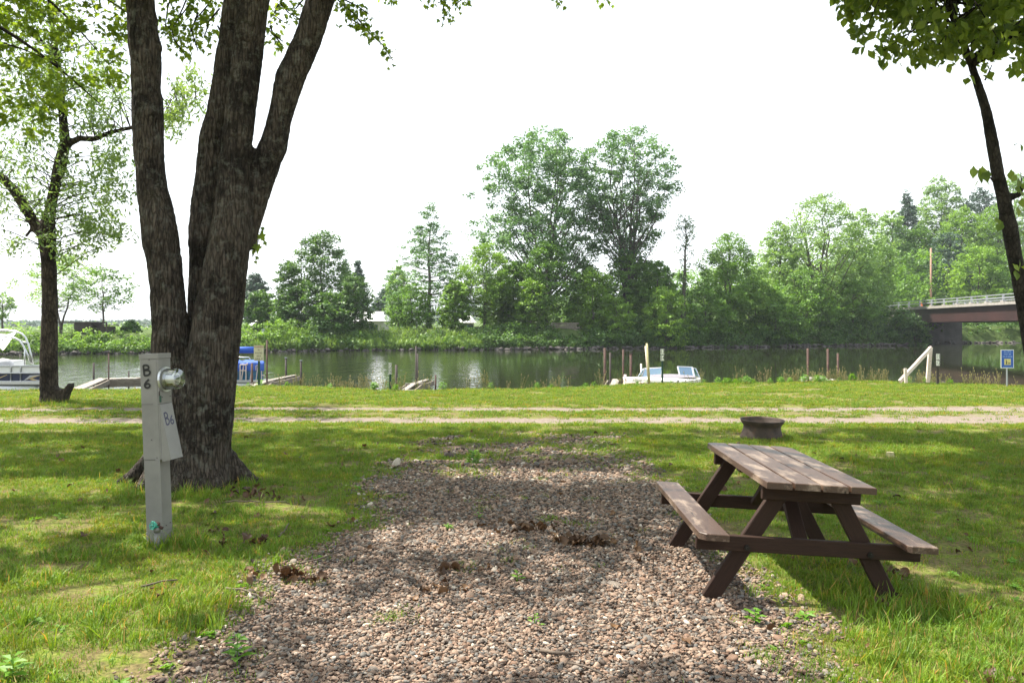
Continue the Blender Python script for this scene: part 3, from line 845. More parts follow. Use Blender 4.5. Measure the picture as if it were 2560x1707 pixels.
def belt(x):   # height of the bushes along the bank
    return np.interp(x, [-60, -35, -31, -27, -22, -14, -11, -4, 4, 14, 30, 49, 53], [2.2, 2.2, 1.9, 2.4, 3.6, 2.4, 1.7, 2.6, 3.2, 3.8, 4.2, 4.6, 4.2]) * .80 * (1 - .45 * np.exp(-((np.asarray(x) - 6) / 2.0) ** 2))


def belt_pts(n, x0, x1, depth0, depth1, hs=1.0, s=1):
    x = rng.uniform(x0, x1, n); dy = rng.uniform(depth0, depth1, n)
    y = farbank(x) + dy
    top = belt(x) * hs * (.72 + .6 * fbm(x * .35, y * .2, s=s)) * (.45 + .55 * sstep(-.3, 2.5, dy))
    z = WZ + .1 + rng.uniform(0, 1, n) ** .7 * np.maximum(top, .3)
    return np.stack([x, y, z], 1)


c = belt_pts(1500, -20, 53, -.4, 3.6)
sel = c[:, 0] > -14 + 5 * rng.uniform(-1, 1, len(c))
mass('bank_undergrowth', c, rng.uniform(.35, .85, len(c)), 34, .24, 'f_dark', 11, label='dark green bushes overhanging the far river bank')
c = belt_pts(650, -3, 53, .2, 4, 1.15, 8)
mass('bank_undergrowth', c, rng.uniform(.3, .7, len(c)), 30, .22, 'f_mid', 12, label='lighter leafy bushes mixed through the far bank growth')
c = belt_pts(1000, -62, -19, -.3, 4.0, 1.0, 3)
mass('bank_undergrowth', c, rng.uniform(.3, .75, len(c)), 36, .2, 'f_light', 13, label='yellow green bushes along the left far bank')
c = belt_pts(420, -60, -19, -.4, 2.5, .8, 4)
mass('bank_undergrowth', c, rng.uniform(.3, .7, len(c)), 30, .2, 'f_dark', 14, label='dark bushes low on the left far bank')
# reeds and grasses on the open bank below the white roof
x = rng.uniform(-24, -3, 1400); dy = rng.uniform(-.4, 3.5, 1400)
c = np.stack([x, farbank(x) + dy, WZ + .25 + rng.uniform(0, 1.5, 1400) * (.35 + .3 * np.clip(dy, 0, 3))], 1)
mass('bank_reeds', c, np.full(1400, .35), 20, .5, 'f_reed', 15, flat=1.3, droop=1, aspect=.14, label='tall bright green reeds on the bank below the white roof', up=0)
# woods behind
n = 900
x = rng.uniform(6, 58, n); y = 112 + rng.uniform(0, 14, n); z = 1 + rng.uniform(0, 1, n) * (7.5 + 3.5 * fbm(x * .15, y * .1, s=40)) * np.interp(x, [6, 14, 58], [.5, .85, 1.15])
mass('background_woods', np.stack([x, y, z], 1), rng.uniform(.8, 1.7, n), 30, .42, 'f_mid', 16, label='woods behind the first row of bank trees')
n = 1500
x = rng.uniform(45, 190, n); y = rng.uniform(126, 235, n); z = height(x, y) + rng.uniform(0, 9, n)
mass('background_woods', np.stack([x, y, z], 1), rng.uniform(1.0, 2.3, n), 30, .55, 'f_light', 17, label='wooded hillside behind the bridge')
n = 500
x = rng.uniform(58, 100, n); y = 117 + rng.uniform(0, 7, n); z = WZ + .5 + rng.uniform(0, 4.2, n)
mass('bank_undergrowth', np.stack([x, y, z], 1), rng.uniform(.4, 1.0, n), 34, .28, 'f_dark', 18, label='dark shaded bushes under the bridge on the far side')
n = 260
x = rng.uniform(-75, -12, n); y = rng.uniform(110, 150, n); z = .4 + rng.uniform(0, 1.3, n)
mass('background_woods', np.stack([x, y, z], 1), rng.uniform(.8, 1.6, n), 30, .4, 'f_pale', 19, label='low pale scrub behind the left far bank')
# distant wooded ridge down river
n = 5200
x = rng.uniform(-620, 40, n); y = rng.uniform(430, 760, n); z = height(x, y) + rng.uniform(0, 1.2, n)
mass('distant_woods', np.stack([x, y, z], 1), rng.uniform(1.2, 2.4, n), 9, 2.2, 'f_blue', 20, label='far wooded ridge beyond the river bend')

# rocks at the far waterline
bmr = []
for s in range(5):
    rg = np.random.default_rng(900 + s)
    u = []
    import bmesh
    b = bmesh.new(); bmesh.ops.create_icosphere(b, subdivisions=2, radius=1)
    for v in b.verts:
        p = v.co
        f = .72 + .5 * float(vn(np.array([p.x * 1.5 + s * 9]), np.array([p.y * 1.5]), np.array([p.z * 1.5]), s=s)[0])
        v.co = Vector((p.x * f * (1 + .25 * rg.random()), p.y * f, p.z * f * .62))
    m = bpy.data.meshes.new('stone_source'); b.to_mesh(m); b.free(); m.materials.append(M['rock']); bmr.append(m)
n = 1500
x = rng.uniform(-62, 95, n); y = farbank(x) + rng.uniform(-.7, .6, n)
scatter('bank_rocks', np.stack([x, y, WZ + rng.uniform(-.1, .22, n)], 1), np.stack([rng.uniform(-.4, .4, n), rng.uniform(-.4, .4, n), rng.uniform(0, 6.28, n)], 1), rng.uniform(.08, .26, n), rng.integers(0, 5, n), bmr)

# ------------------------------------------------------------------ buildings and bridge on the far side
def house(name, x0, x1, ydp, wall_h, roof_h, depth, label, z0, roofmat='roofwhite'):
    e = empty(name, ((x0 + x1) / 2, ydp, z0), label, 'house')
    w_ = x1 - x0
    mb = MB(); mb.box((0, depth / 2, wall_h / 2), (w_, depth, wall_h)); link('wall', mb.mesh('wall', M['siding']), e)
    mb = MB(); o = .35
    mb.add([(-w_ / 2 - o, -o, wall_h - .1), (w_ / 2 + o, -o, wall_h - .1), (w_ / 2 - .4, depth / 2, wall_h + roof_h), (-w_ / 2 + .4, depth / 2, wall_h + roof_h), (w_ / 2 + o, depth + o, wall_h - .1), (-w_ / 2 - o, depth + o, wall_h - .1)],
           [(0, 1, 2, 3), (3, 2, 4, 5), (1, 4, 2), (0, 3, 5), (0, 5, 4, 1)])
    link('roof', mb.mesh('roof', M[roofmat]), e)
    for k in (-.25, .25):
        mb = MB(); mb.box((k * w_, -.03, wall_h * .55), (.9, .06, .9)); link('window', mb.mesh('window', M['glass']), e)
    return e


house('house', -20.0, -15.6, 100, 2.2, 1.1, 6, 'house with bright white roof behind bushes left of the airy pyramid tree', .1)
house('house', -6.1, -4.6, 96, 1.9, .8, 4, 'small white roofed building glimpsed below the light green forked tree', 0.2)
house('house', -34.2, -32.6, 108, 1.8, .7, 3, 'tiny white roof glimpsed right of the maple trunk', -.1)

# hut on the left bank
e = empty('hut', (-38.2, 74.5, hz(-38.2, 74.5)), 'dark open sided hut on top of the left far bank', 'hut')
zt = PD(220, 742, 74.5)[2] - e.location.z
mb = MB(); mb.box((0, 0, zt / 2), (1.5, 2, zt)); link('wall', mb.mesh('wall', M['hutwood']), e)
mb = MB(); mb.box((1.45, .3, zt / 2 - .15), (1.1, 1.4, zt - .3)); link('wall', mb.mesh('wall', M['darkpost']), e)
mb = MB(); mb.box((-.55, 0, zt + .06), (3.3, 2.5, .12)); link('roof', mb.mesh('roof', M['hutwood']), e)
mb = MB(); mb.box((1.5, .3, zt - .2), (1.5, 1.7, .1)); link('roof', mb.mesh('roof', M['hutwood']), e)
for xx in (-1.9, 2.1):
    mb = MB(); mb.box((xx, -.9, zt / 2), (.1, .1, zt)); link('post', mb.mesh('post', M['hutwood']), e)

# timber stack under a low roof
e = empty('timber_stack', ((1296 * K - 1280) / FPX * 88.6, 88.6, .30), 'stack of long brown boards under the trees on far bank', 'timber stack')
for k in range(7):
    mb = MB(); mb.box((random.Random(k).uniform(-.2, .2), .1 * (k % 2), .9 + .12 * k), (2.9, .9, .09)); link('board', mb.mesh('board', M['dock_side']), e)
for xx in (-1, 1):
    mb = MB(); mb.box((xx, 0, .42), (.15, .8, .84)); link('post', mb.mesh('post', M['hutwood']), e)

# bare poles by the vine covered snag
for (dx, top, lb) in ((671, 540, 'left one of two thin bare poles above the vine covered snag'), (692, 545, 'right one of two thin bare poles above the vine covered snag')):
    p = PD(dx, 720, 86); zt = PD(dx, top, 86)[2]
    mb = MB(); rg = random.Random(dx); mb.tube([(rg.uniform(-.06, .06), 0, (zt) * i / 6) for i in range(7)], [.09, .08, .07, .055, .045, .03, .012], 6)
    for k in range(5):
        h0 = zt * (.55 + .08 * k); mb.tube([(0, 0, h0), (rg.uniform(-.6, .6), rg.uniform(-.3, .3), h0 + rg.uniform(.3, .8))], [.02, .006], 4)
    tag(link('bare_tree', mb.mesh('bare_tree', M['bark_far'], True), loc=(p[0], 86, 0)), lb, 'dead tree')

# bridge
e = empty('road_bridge', (52, 100, 0), 'steel girder road bridge with grey railing crossing the river at right', 'bridge')
A = Vector((53.5, 120, 4.05)); B = Vector((49.2, 52, 4.25)); D = (B - A).normalized(); S = Vector((-D.y, D.x, 0)).normalized()
if S.x < 0: S = -S
o0 = Vector(e.location)


def strip(mb, off0, off1, z0, z1, a=A, b=B):
    q = []
    for p in (a, b):
        for of in (off0, off1):
            for zz in (z0, z1): q.append(Vector(p) - o0 + S * of + Vector((0, 0, zz)))
    mb.add(q, [(0, 1, 3, 2), (4, 6, 7, 5), (0, 4, 5, 1), (2, 3, 7, 6), (0, 2, 6, 4), (1, 5, 7, 3)])


mb = MB(); strip(mb, 0, 9.5, -.32, 0); link('deck', mb.mesh('deck', M['concrete']), e)
for of in (.35, 3.2, 6.1, 8.9):
    mb = MB(); a2 = A + D * 5.5; strip(mb, of, of + .06, -1.95, -.322, a2, B); strip(mb, of - .2, of + .26, -2.0, -1.952, a2, B); link('girder', mb.mesh('girder', M['girder']), e)
for side in (.12, 9.3):
    for (za, zb) in ((.72, .82), (.36, .50)):
        mb = MB(); strip(mb, side, side + .06, za, zb, A + D * 2.5, B); link('rail', mb.mesh('rail', M['railgrey']), e)
Lr = (B - A).length
for side in (.22, 9.1):
    for k in range(19):
        p = A + D * (2.6 + 3.4 * k) - o0 + S * side
        mb = MB(); mb.box((p.x, p.y, p.z + .42), (.16, .16, .83)); link('rail_post', mb.mesh('rail_post', M['railgrey']), e)
        mb = MB(); mb.box((p.x, p.y, p.z + .06), (.35, .5, .12)); link('curb_block', mb.mesh('curb_block', M['concrete']), e)
p = A + D * 4 - o0 + S * 4.7
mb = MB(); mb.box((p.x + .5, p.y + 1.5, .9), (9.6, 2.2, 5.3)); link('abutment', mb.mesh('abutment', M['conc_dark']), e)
mb = MB(); mb.box((p.x - 4.9, p.y + .2, 2.3), (.5, 4.6, 2.9)); link('wing_wall', mb.mesh('wing_wall', M['concrete']), e)
# utility pole
p = PD(2138, 695, 121.5); zt = PD(2138, 570, 121.5)[2]; zb = hz(p[0], 121.5)
mb = MB(); mb.tube([(0, 0, 0), (0, 0, zt - zb)], [.17, .12], 10)
tag(link('utility_pole', mb.mesh('utility_pole', M['pole'], True), loc=(p[0], 121.5, zb)), 'plain wooden utility pole rising behind the bridge railing', 'pole')
p = PD(2146, 693, 104)
mb = MB(); mb.lathe([(.22, 0), (.16, .1), (.08, .55), (.05, .62), (0, .62)], 12)
tag(link('traffic_cone', mb.mesh('traffic_cone', M['orange']), loc=(52.8 + 1.2, 109, 4.08)), 'tiny orange marker beside the bridge railing', 'cone')

# ------------------------------------------------------------------ docks, posts and signs on the near shore
def post(name, parent, px, ptop, Yd, r, mat, zbot=-1.5, lean=0.0, cap=None, label=None, cat=None, sq=False, n=10):
    x = (px - 1280) / FPX * Yd; zt = EYE - (ptop - HZ) / FPX * Yd
    par = parent; r = r * .8
    off = Vector(parent.location) if parent else Vector((0, 0, 0))
    mb = MB()
    if parent is None: base = Vector((x, Yd, zbot)); pts = [(0, 0, 0), (lean, 0, zt - zbot)]
    else: base = None; pts = [Vector((x, Yd, zbot)) - off, Vector((x + lean, Yd, zt)) - off]
    if sq:
        a, b = Vector(pts[0]), Vector(pts[1]); mb.tube([a, b], r * 1.3, 4)
    else: mb.tube(pts, r, n)
    o = link(name, mb.mesh(name, M[mat], not sq), par, loc=base)
    if label: tag(o, label, cat)
    if cap:
        mb = MB(); q = Vector(pts[1]); mb.tube([q, q + Vector((0, 0, .03))], r * 1.35, n); link('cap', mb.mesh('cap', M[cap]), o)
    return o


def deck(e, a, b, width, board=.14, gap=.012, side_h=.16, thick=.035):
    """planked deck from a to b (world points at deck surface centre line)"""
    a = Vector(a) - Vector(e.location); b = Vector(b) - Vector(e.location)
    d = (b - a); Ln = d.length; d.normalize(); s = Vector((d.y, -d.x, 0)).normalized(); up = s.cross(d)
    n = int(Ln / (board + gap))
    mesh = None
    for i in range(n):
        c_ = a + d * ((i + .5) * (board + gap))
        o = beam('plank', c_ - s * width / 2, c_ + s * width / 2, board, thick, M['dock'], e, up=up, jit=.003, seed=i) if mesh is None else None
        if mesh is None: mesh = o.data; R = o.matrix_local.to_3x3()
        else:
            o = bpy.data.objects.new('plank', mesh); C.objects.link(o); o.parent = e
            rr = random.Random(i)
            o.matrix_local = Matrix.Translation(c_ + Vector((0, 0, rr.uniform(-.004, .004))) + s * rr.uniform(-.012, .012)) @ (R.to_4x4())
    for sg in (-1, 1):
        p0 = a + s * sg * (width / 2 - .03) - up * (side_h / 2 + thick / 2 + .002); p1 = p0 + d * Ln
        beam('side_board', p0, p1, .045, side_h, M['dock_side'], e, up=up, jit=.002)
    for q in (a + d * .03, b - d * .03):
        beam('cross_board', q - s * (width / 2 - .06) - up * (side_h / 2 + thick / 2 + .002), q + s * (width / 2 - .06) - up * (side_h / 2 + thick / 2 + .002), .045, side_h, M['dock_side'], e, up=up)


# left dock, ramp plus cross platform
e = empty('dock', (-12.5, 27, WZ), 'grey plank dock right of the left willow, ramp with a side platform', 'dock')
deck(e, P(186, 976, 21.6), P(254, 948, 29.4), .55)
deck(e, P(244, 947.5, 29.9), P(357, 945, 30.5), .75, side_h=.26)
post('post', e, 234.5, 907, 30.4, .045, 'darkpost'); post('post', e, 272, 882, 29.3, .03, 'rustpost', cap='darkpost')
post('post', e, 322, 928, 31.0, .035, 'darkpost'); post('post', e, 357, 930, 30.9, .03, 'darkpost')
mb = MB(); q = P(359, 949, 30.9) - np.array(e.location); mb.box(q, (.1, .12, .14)); link('corner_block', mb.mesh('corner_block', M['rustpost']), e)
# second dock
e = empty('dock', (-8, 27, WZ), 'weathered plank dock just right of the maple trunk beside the blue boat', 'dock')
deck(e, P(628, 969, 22.6), P(655, 956, 25.6), .62)
deck(e, P(656, 955, 25.7), P(734, 938.5, 32.0), .66)
post('post', e, 715, 895, 31.6, .05, 'darkpost', cap='railgrey'); post('post', e, 752.5, 902, 31.6, .05, 'darkpost', cap='railgrey')
post('post', e, 667.5, 850, 25.7, .035, 'rustpost'); post('post', e, 630, 907, 25.7, .045, 'rustpost')
# third dock
e = empty('dock', (-3, 26, WZ), 'small plank dock with one tall thin pipe, left of the centre', 'dock')
deck(e, P(1009, 976, 22.4), P(1034, 960, 26.0), .55)
deck(e, P(1035, 959.5, 26.1), P(1066, 950, 29.3), .58)
post('post', e, 1040, 865, 26.0, .03, 'darkpost'); post('post', e, 1044, 884, 29.5, .035, 'darkpost'); post('post', e, 1089, 937, 29.0, .04, 'rustpost')
post('mooring_post', None, 991, 912, 27.0, .05, 'darkpost', label='lone dark mooring post in the water beside the 15 and 16 marker', cat='post')
# fourth dock
e = empty('dock', (3, 26, WZ), 'short plank dock behind four rusty pipes, left of the moored speedboat', 'dock')
deck(e, P(1532, 967, 22.6), P(1540, 949, 27.4), .6)
post('post', e, 1512, 870, 25.5, .05, 'rustpost'); post('post', e, 1525.5, 881, 24.5, .035, 'darkpost'); post('post', e, 1558, 873, 28.0, .04, 'rustpost'); post('post', e, 1577, 884, 27.8, .055, 'rustpost', cap='darkpost')
post('post', e, 1563, 936, 24.4, .05, 'whitewood'); 
mb = MB(); mb.tube([P(1566, 957, 23.4) - np.array(e.location), P(1618, 956.5, 23.4) - np.array(e.location)], .03, 4); link('rail', mb.mesh('rail', M['whitewood']), e)
# fifth dock end
e = empty('dock_step', (10.0, 24.8, -.9), 'pale concrete dock end peeping above the grass below three rusty posts', 'step')
q = P(2050, 947, 25.0) - np.array(e.location)
mb = MB(); mb.box((q[0], q[1], q[2] - .1), (.62, 1.6, .22)); link('slab', mb.mesh('slab', M['concrete']), e)
for (px, pt, lb, Yd) in ((2021, 871, 'left one of three rusty mooring posts above the concrete dock end', 24.9), (2071, 872, 'middle one of three rusty mooring posts, tallest beside the concrete dock end', 24.6), (2096, 883, 'right one of three rusty mooring posts, shortest of them', 27.5)):
    post('mooring_post', None, px, pt, Yd, .045, 'rustpost', label=lb, cat='post', lean=-.02)
# leaning wooden stakes
post('wooden_stake', None, 1618 + 7, 858, 23.05, .036, 'palewood', zbot=-.2, lean=-.09, label='thicker pale green wooden stake beside the speedboat windshield', cat='stake')
post('wooden_stake', None, 1619 + 3, 865, 23.12, .02, 'whitewood', zbot=-.2, lean=-.10, label='thin whitish stake leaning against the pale green one', cat='stake')
post('wooden_stake', None, 1605, 909, 26.5, .035, 'whitewood', lean=-.03, label='short pale stake top behind the left end of the speedboat windshield', cat='stake')
# white A-frame handrail
e = empty('handrail', (10.9, 22.6, -.1), 'weathered white slanting wooden handrail at the bank left of the 11 and 12 marker', 'handrail')
def W(px, py, Yd): return Vector(P(px, py, Yd)) - Vector(e.location)
beam('slanted_rail', W(2249, 954, 22.2), W(2328, 869, 22.8), .06, .10, M['whitewood'], e)
beam('upright', W(2319, 956, 22.9), W(2326, 868, 22.9), .07, .10, M['whitewood'], e, up=(1, 0, 0))
beam('upright', W(2265, 957, 22.1), W(2263, 921, 22.1), .06, .07, M['whitewood'], e, up=(1, 0, 0))


def number_marker(px, ptop, Yd, nums, hw, hh, label, post_mat, zoff=0):
    x = (px - 1280) / FPX * Yd; s = Yd / FPX
    gz = hz(x, Yd) if hz(x, Yd) > -.3 else -.3
    e = empty('slip_marker', (x, Yd, gz), label, 'marker')
    zt = EYE - (ptop - HZ) * s - gz
    mb = MB(); mb.box((0, .02, (zt - .01 - .25) / 2), (.05, .03, zt + .24)); link('post', mb.mesh('post', M[post_mat]), e)
    for k, t in enumerate(nums):
        zc = zt - hh * (k + .5) - .012 * k
        mb = MB(); mb.box((0, 0, zc), (hw, .008, hh - .01)); pl = link('plate', mb.mesh('plate', M['sign_white']), e)
        text_obj(t, hh * 1.05, M['ink_black'], pl, (0, -.006, zc), (rad(90), 0, 0), sx=.72)
    return e


number_marker(1656, 872, 23.05, ['13', '14'], .10, .162, 'green slip marker post with plates 13 and 14 in front of the speedboat', 'greenpost')
number_marker(975.5, 907, 22.0, ['15', '16'], .085, .145, 'dark slip marker post with plates 15 and 16 left of the third dock', 'greenpost')
number_marker(2345, 884, 22.6, ['11', '12'], .10, .16, 'slip marker with white plates 11 and 12 right of the white handrail', 'darkpost')

# swimming sign
Yd = 21.9; s = Yd / FPX
e = empty('notice_sign', ((647 - 1280) * s, Yd, 0), 'cream swimming notice on a green post right of the maple trunk', 'sign')
zt = EYE - (863 - HZ) * s; zb = EYE - (902 - HZ) * s
mb = MB(); mb.box((0, .02, zt / 2 - .25), (.055, .03, zt + .3)); link('post', mb.mesh('post', M['greenpost']), e)
mb = MB(); mb.box((0, 0, (zt + zb) / 2), (24.5 * s, .008, zt - zb)); pl = link('panel', mb.mesh('panel', M['sign_cream']), e)
H_ = zt - zb
for k, (t, sz, mt, sx) in enumerate((('SWIMMING', .066, 'ink_red', .78), ('IN', .055, 'ink_black', .9), ('POSTED', .062, 'ink_black', .85), ('AREA', .062, 'ink_black', .85), ('ONLY', .082, 'ink_black', .95))):
    text_obj(t, sz, M[mt], pl, (0, -.006, zt - H_ * (.11 + .195 * k)), (rad(90), 0, 0), sx=sx)

# blue leash sign
Yd = 21.75; s = Yd / FPX
e = empty('notice_sign', ((2518 - 1280) * s, Yd, -.02), 'blue pets on leash notice with yellow pictogram near the right edge', 'sign')
zt = EYE - (872 - HZ) * s; zb = EYE - (918.5 - HZ) * s
mb = MB(); mb.box((0, .015, zt / 2 - .2), (.035, .02, zt + .2)); link('post', mb.mesh('post', M['railgrey']), e)
mb = MB(); mb.box((0, 0, (zt + zb) / 2), (32.5 * s, .008, zt - zb)); fr = link('border', mb.mesh('border', M['sign_white']), e)
mb = MB(); mb.box((0, -.0065, (zt + zb) / 2), (29.5 * s, .004, zt - zb - 3 * s)); pl = link('panel', mb.mesh('panel', M['sign_blue']), e)
for k, t in enumerate(('ALL PETS', 'MUST BE', 'ON A LEASH')):
    text_obj(t, .058, M['sign_pale'], pl, (0, -.010, zt - .055 - .066 * k), (rad(90), 0, 0), sx=.8)
zc = zt - 30.5 * s
mb = MB(); mb.box((0, -.011, zc), (16 * s, .004, 15 * s)); link('pictogram', mb.mesh('pictogram', M['sign_yellow']), e)
mb = MB()
mb.tube([(-.04, -.0145, zc - .06), (-.03, -.0145, zc - .01), (-.035, -.0145, zc + .035)], .009, 6); mb.tube([(-.012, -.0145, zc - .06), (-.03, -.0145, zc - .01)], .008, 6)
mb.lathe([(0, .045), (.012, .055), (0, .067)], 8, (-.035, -.0145, zc)); mb.tube([(-.035, -.0145, zc + .025), (.0, -.0145, zc + .0), (.03, -.0145, zc - .03)], .003, 4)
mb.tube([(.02, -.0145, zc - .04), (.06, -.0145, zc - .035)], .01, 6); mb.tube([(.06, -.0145, zc - .03), (.07, -.0145, zc - .02)], .007, 6)
for q in (.025, .055): mb.tube([(q, -.0145, zc - .06), (q, -.0145, zc - .04)], .004, 4)
link('figures', mb.mesh('figures', M['ink_black']), e)
for k in range(2):
    mb = MB(); mb.box((0, -.0095, zb + .035 - .013 * k), (22 * s, .001, .004)); link('small_print', mb.mesh('small_print', M['sign_pale']), e)

# ------------------------------------------------------------------ boats
# speedboat, bow towards the bank
Yb = 25.0
e = empty('speedboat', (P(1667, 900, Yb)[0], Yb, WZ), 'white open bow speedboat with folded windshield panel moored behind the bank', 'boat')
s = Yb / FPX
hb = 1.03
secs = [(-1.7, .05, .70, .83), (-1.45, .38, .62, .845), (-1.0, .74, .48, .85), (-.3, .97, .3, .84), (.8, hb, .1, .78), (1.7, hb, .02, .72), (2.5, hb * .96, .0, .68)]
Vv = []; Ff = []
for (yy, hw, keel, sheer) in secs:
    ring = [(-hw, sheer), (-hw * .98, sheer - .22), (-hw * .75, keel + .12), (0, keel - .25), (hw * .75, keel + .12), (hw * .98, sheer - .22), (hw, sheer)]
    Vv += [(x_, yy, z_) for x_, z_ in ring]
for i in range(len(secs) - 1):
    for k in range(6): Ff.append((i * 7 + k, i * 7 + k + 1, (i + 1) * 7 + k + 1, (i + 1) * 7 + k))
Ff.append(tuple((len(secs) - 1) * 7 + k for k in range(7)))
mb = MB(); mb.add(Vv, Ff); link('hull', mb.mesh('hull', M['white'], True), e)
# deck: gunwale ring round an inner opening, crowned forward deck
Vv = []; Ff = []
for (yy, hw, keel, sheer) in secs[:5]:
    for t in (-1, -.72, -.35, 0, .35, .72, 1): Vv.append((hw * t, yy, sheer + .06 * (1 - t * t) + .005))
for i in range(4):
    for k in range(6): Ff.append((i * 7 + k, i * 7 + k + 1, (i + 1) * 7 + k + 1, (i + 1) * 7 + k))
mb = MB(); mb.add(Vv, Ff); link('foredeck', mb.mesh('foredeck', M['white'], True), e)
Vv = []; Ff = []
for i, (yy, hw) in enumerate(((-1.35, .15), (-1.1, .45), (-.6, .62), (.0, .66), (.45, .62))):
    for t in (-1, -.5, 0, .5, 1): Vv.append((hw * t + .16, yy, .855 + .06 * (1 - (hw * t / .95) ** 2) + .012))
for i in range(4):
    for k in range(4): Ff.append((i * 5 + k, i * 5 + k + 1, (i + 1) * 5 + k + 1, (i + 1) * 5 + k))
mb = MB(); mb.add(Vv, Ff); link('bow_cushion', mb.mesh('bow_cushion', M['greyvinyl'], True), e)
mb = MB(); mb.box((0, 1.65, .69), (2.0, 1.6, .05)); link('cockpit_rim', mb.mesh('cockpit_rim', M['white']), e)


def pane(name, pts, parent, fr=.018, glass='glass', frame='alu'):
    g_ = MB(); g_.add([tuple(p) for p in pts], [tuple(range(len(pts)))]); go = link(name, g_.mesh(name, M[glass]), parent)
    f_ = MB(); cl = list(pts) + [pts[0]]
    for i in range(len(pts)): f_.tube([cl[i], cl[i + 1]], fr, 6)
    link('frame', f_.mesh('frame', M[frame]), go)
    return go


def B_(px, py, yy): return Vector(((px - 1667) * (Yb + yy) / FPX + e.location.x * yy / Yb, yy, EYE - (py - HZ) * (Yb + yy) / FPX - WZ))


pane('windshield_pane', [B_(1604, 943, .6), B_(1653, 943, .35), B_(1655, 919, .55), B_(1612, 921, .75)], e)
pane('windshield_pane', [B_(1594, 944, 1.2), B_(1604, 943, .6), B_(1612, 921, .75), B_(1607, 923, 1.2)], e)
pane('windshield_pane', [B_(1700, 941, .1), B_(1735, 942, .15), B_(1730, 918, .5), B_(1694, 916.5, .45)], e, fr=.022)
pane('windshield_pane', [B_(1737, 942, .3), B_(1749, 943, .8), B_(1739, 921, .95), B_(1732, 919.5, .55)], e)

# white and navy pontoon boat at the left edge
Yp = 24.5
e = empty('pontoon_boat', (P(10, 900, Yp)[0], Yp, WZ), 'pontoon boat with navy side panels and white awning frame at left edge', 'boat')


def Q(px, py, dy=0.0): return Vector(((px - 10) * (Yp + dy) / FPX + e.location.x * dy / Yp, dy, EYE - (py - HZ) * (Yp + dy) / FPX - WZ))


def qbox(name, px0, px1, py0, py1, dy, th, mat):
    a = Q(px0, py1, dy); b = Q(px1, py0, dy)
    mb = MB(); mb.box(((a.x + b.x) / 2, dy + th / 2, (a.z + b.z) / 2), (b.x - a.x, th, b.z - a.z)); return link(name, mb.mesh(name, M[mat]), e)


mb = MB(); qd = [Q(-330, 957, -.05), Q(112, 957, -.05), Q(138, 953, 2.3), Q(-330, 953, 2.3)]
zt_ = qd[0].z + .045; mb.add([(q.x, q.y, zt_ - .09) for q in qd] + [(q.x, q.y, zt_) for q in qd], [(0, 3, 2, 1), (4, 5, 6, 7), (0, 1, 5, 4), (1, 2, 6, 5), (2, 3, 7, 6), (3, 0, 4, 7)]); link('deck_edge', mb.mesh('deck_edge', M['alu']), e)
for k, (a_, b_) in enumerate(((-330, -130), (-128, -40), (-38, 26), (29, 50), (54, 112))):
    qbox('side_panel', a_, b_, 934, 952, 0, .04, 'navy'); qbox('upper_panel', a_, b_, 915, 931, .01, .03, 'white')
for xx in (-329, -129, -39, 27.5, 52, 112):
    mb = MB(); mb.tube([Q(xx, 955, -.01), Q(xx, 918, -.01), Q(xx + 3, 915, -.01)], .022, 8); link('fence_post', mb.mesh('fence_post', M['alu'], True), e)
for yy in (932.5, 953.5, 914.5):
    mb = MB(); mb.tube([Q(-330, yy, -.02), Q(112, yy, -.02)], .02, 8); link('fence_rail', mb.mesh('fence_rail', M['alu'], True), e)
qbox('far_side', -330, 138, 916, 953, 2.3, .05, 'white')
mb = MB(); mb.quad(Q(113, 953, .03), Q(138, 950, 2.3), Q(138, 917, 2.3), Q(113, 916, .03)); link('end_panel', mb.mesh('end_panel', M['white']), e)
for (pp, mt) in (([(58, 952), (75, 938), (103, 936), (72, 948), (100, 951.5)], 'silverstripe'), ([(66, 949), (84, 940), (101, 938.5), (73, 947.5), (90, 951)], 'goldstripe')):
    mb = MB(); z_ = -.012 if mt == 'goldstripe' else -.006
    mb.quad(Q(pp[0][0], pp[0][1], z_), Q(pp[1][0], pp[1][1], z_), Q(pp[2][0], pp[2][1], z_), Q(pp[3][0], pp[3][1], z_)); mb.quad(Q(pp[3][0] - 3, pp[3][1] - 1, z_), Q(pp[3][0] + 6, pp[3][1] - 3, z_), Q(pp[4][0] + 4, pp[4][1], z_), Q(pp[4][0] - 8, pp[4][1], z_))
    link('stripe', mb.mesh('stripe', M[mt]), e)
mb = MB(); mb.quad(Q(-2, 943.5, -.008), Q(18, 936, -.008), Q(18, 937.5, -.008), Q(-2, 946, -.008)); link('stripe', mb.mesh('stripe', M['goldstripe']), e)
for dy in (.35, 1.9):
    mb = MB(); mb.tube([Q(-330, 972, dy), Q(100, 972, dy), Q(112, 968, dy)], [.30, .30, .12], 16); link('pontoon', mb.mesh('pontoon', M['alu'], True), e)
qbox('seat', -20, 22, 902, 916, .6, .8, 'white')
mb = MB(); a_ = Q(8, 908, .7); mb.tube([a_ + Vector((-.3, 0, -.1)), a_, a_ + Vector((.22, 0, .0)), a_ + Vector((.3, 0, -.12))], [.12, .16, .12, .05], 10); link('seat_back', mb.mesh('seat_back', M['canvas_white'], True), e)
arc = [(82, 910), (77, 884), (71, 861), (64, 843), (55, 834), (40, 828), (20, 826), (-40, 824), (-90, 826)]
arc2 = [(79, 908), (66, 880), (57, 862), (50, 851), (38, 845), (20, 842), (-40, 842), (-90, 846)]
for dy in (0.0, 2.2):
    for a3 in (arc, arc2):
        mb = MB(); mb.tube([Q(x_, y_, dy + .02) for x_, y_ in a3], .028, 8); link('awning_frame', mb.mesh('awning_frame', M['alu'], True), e)
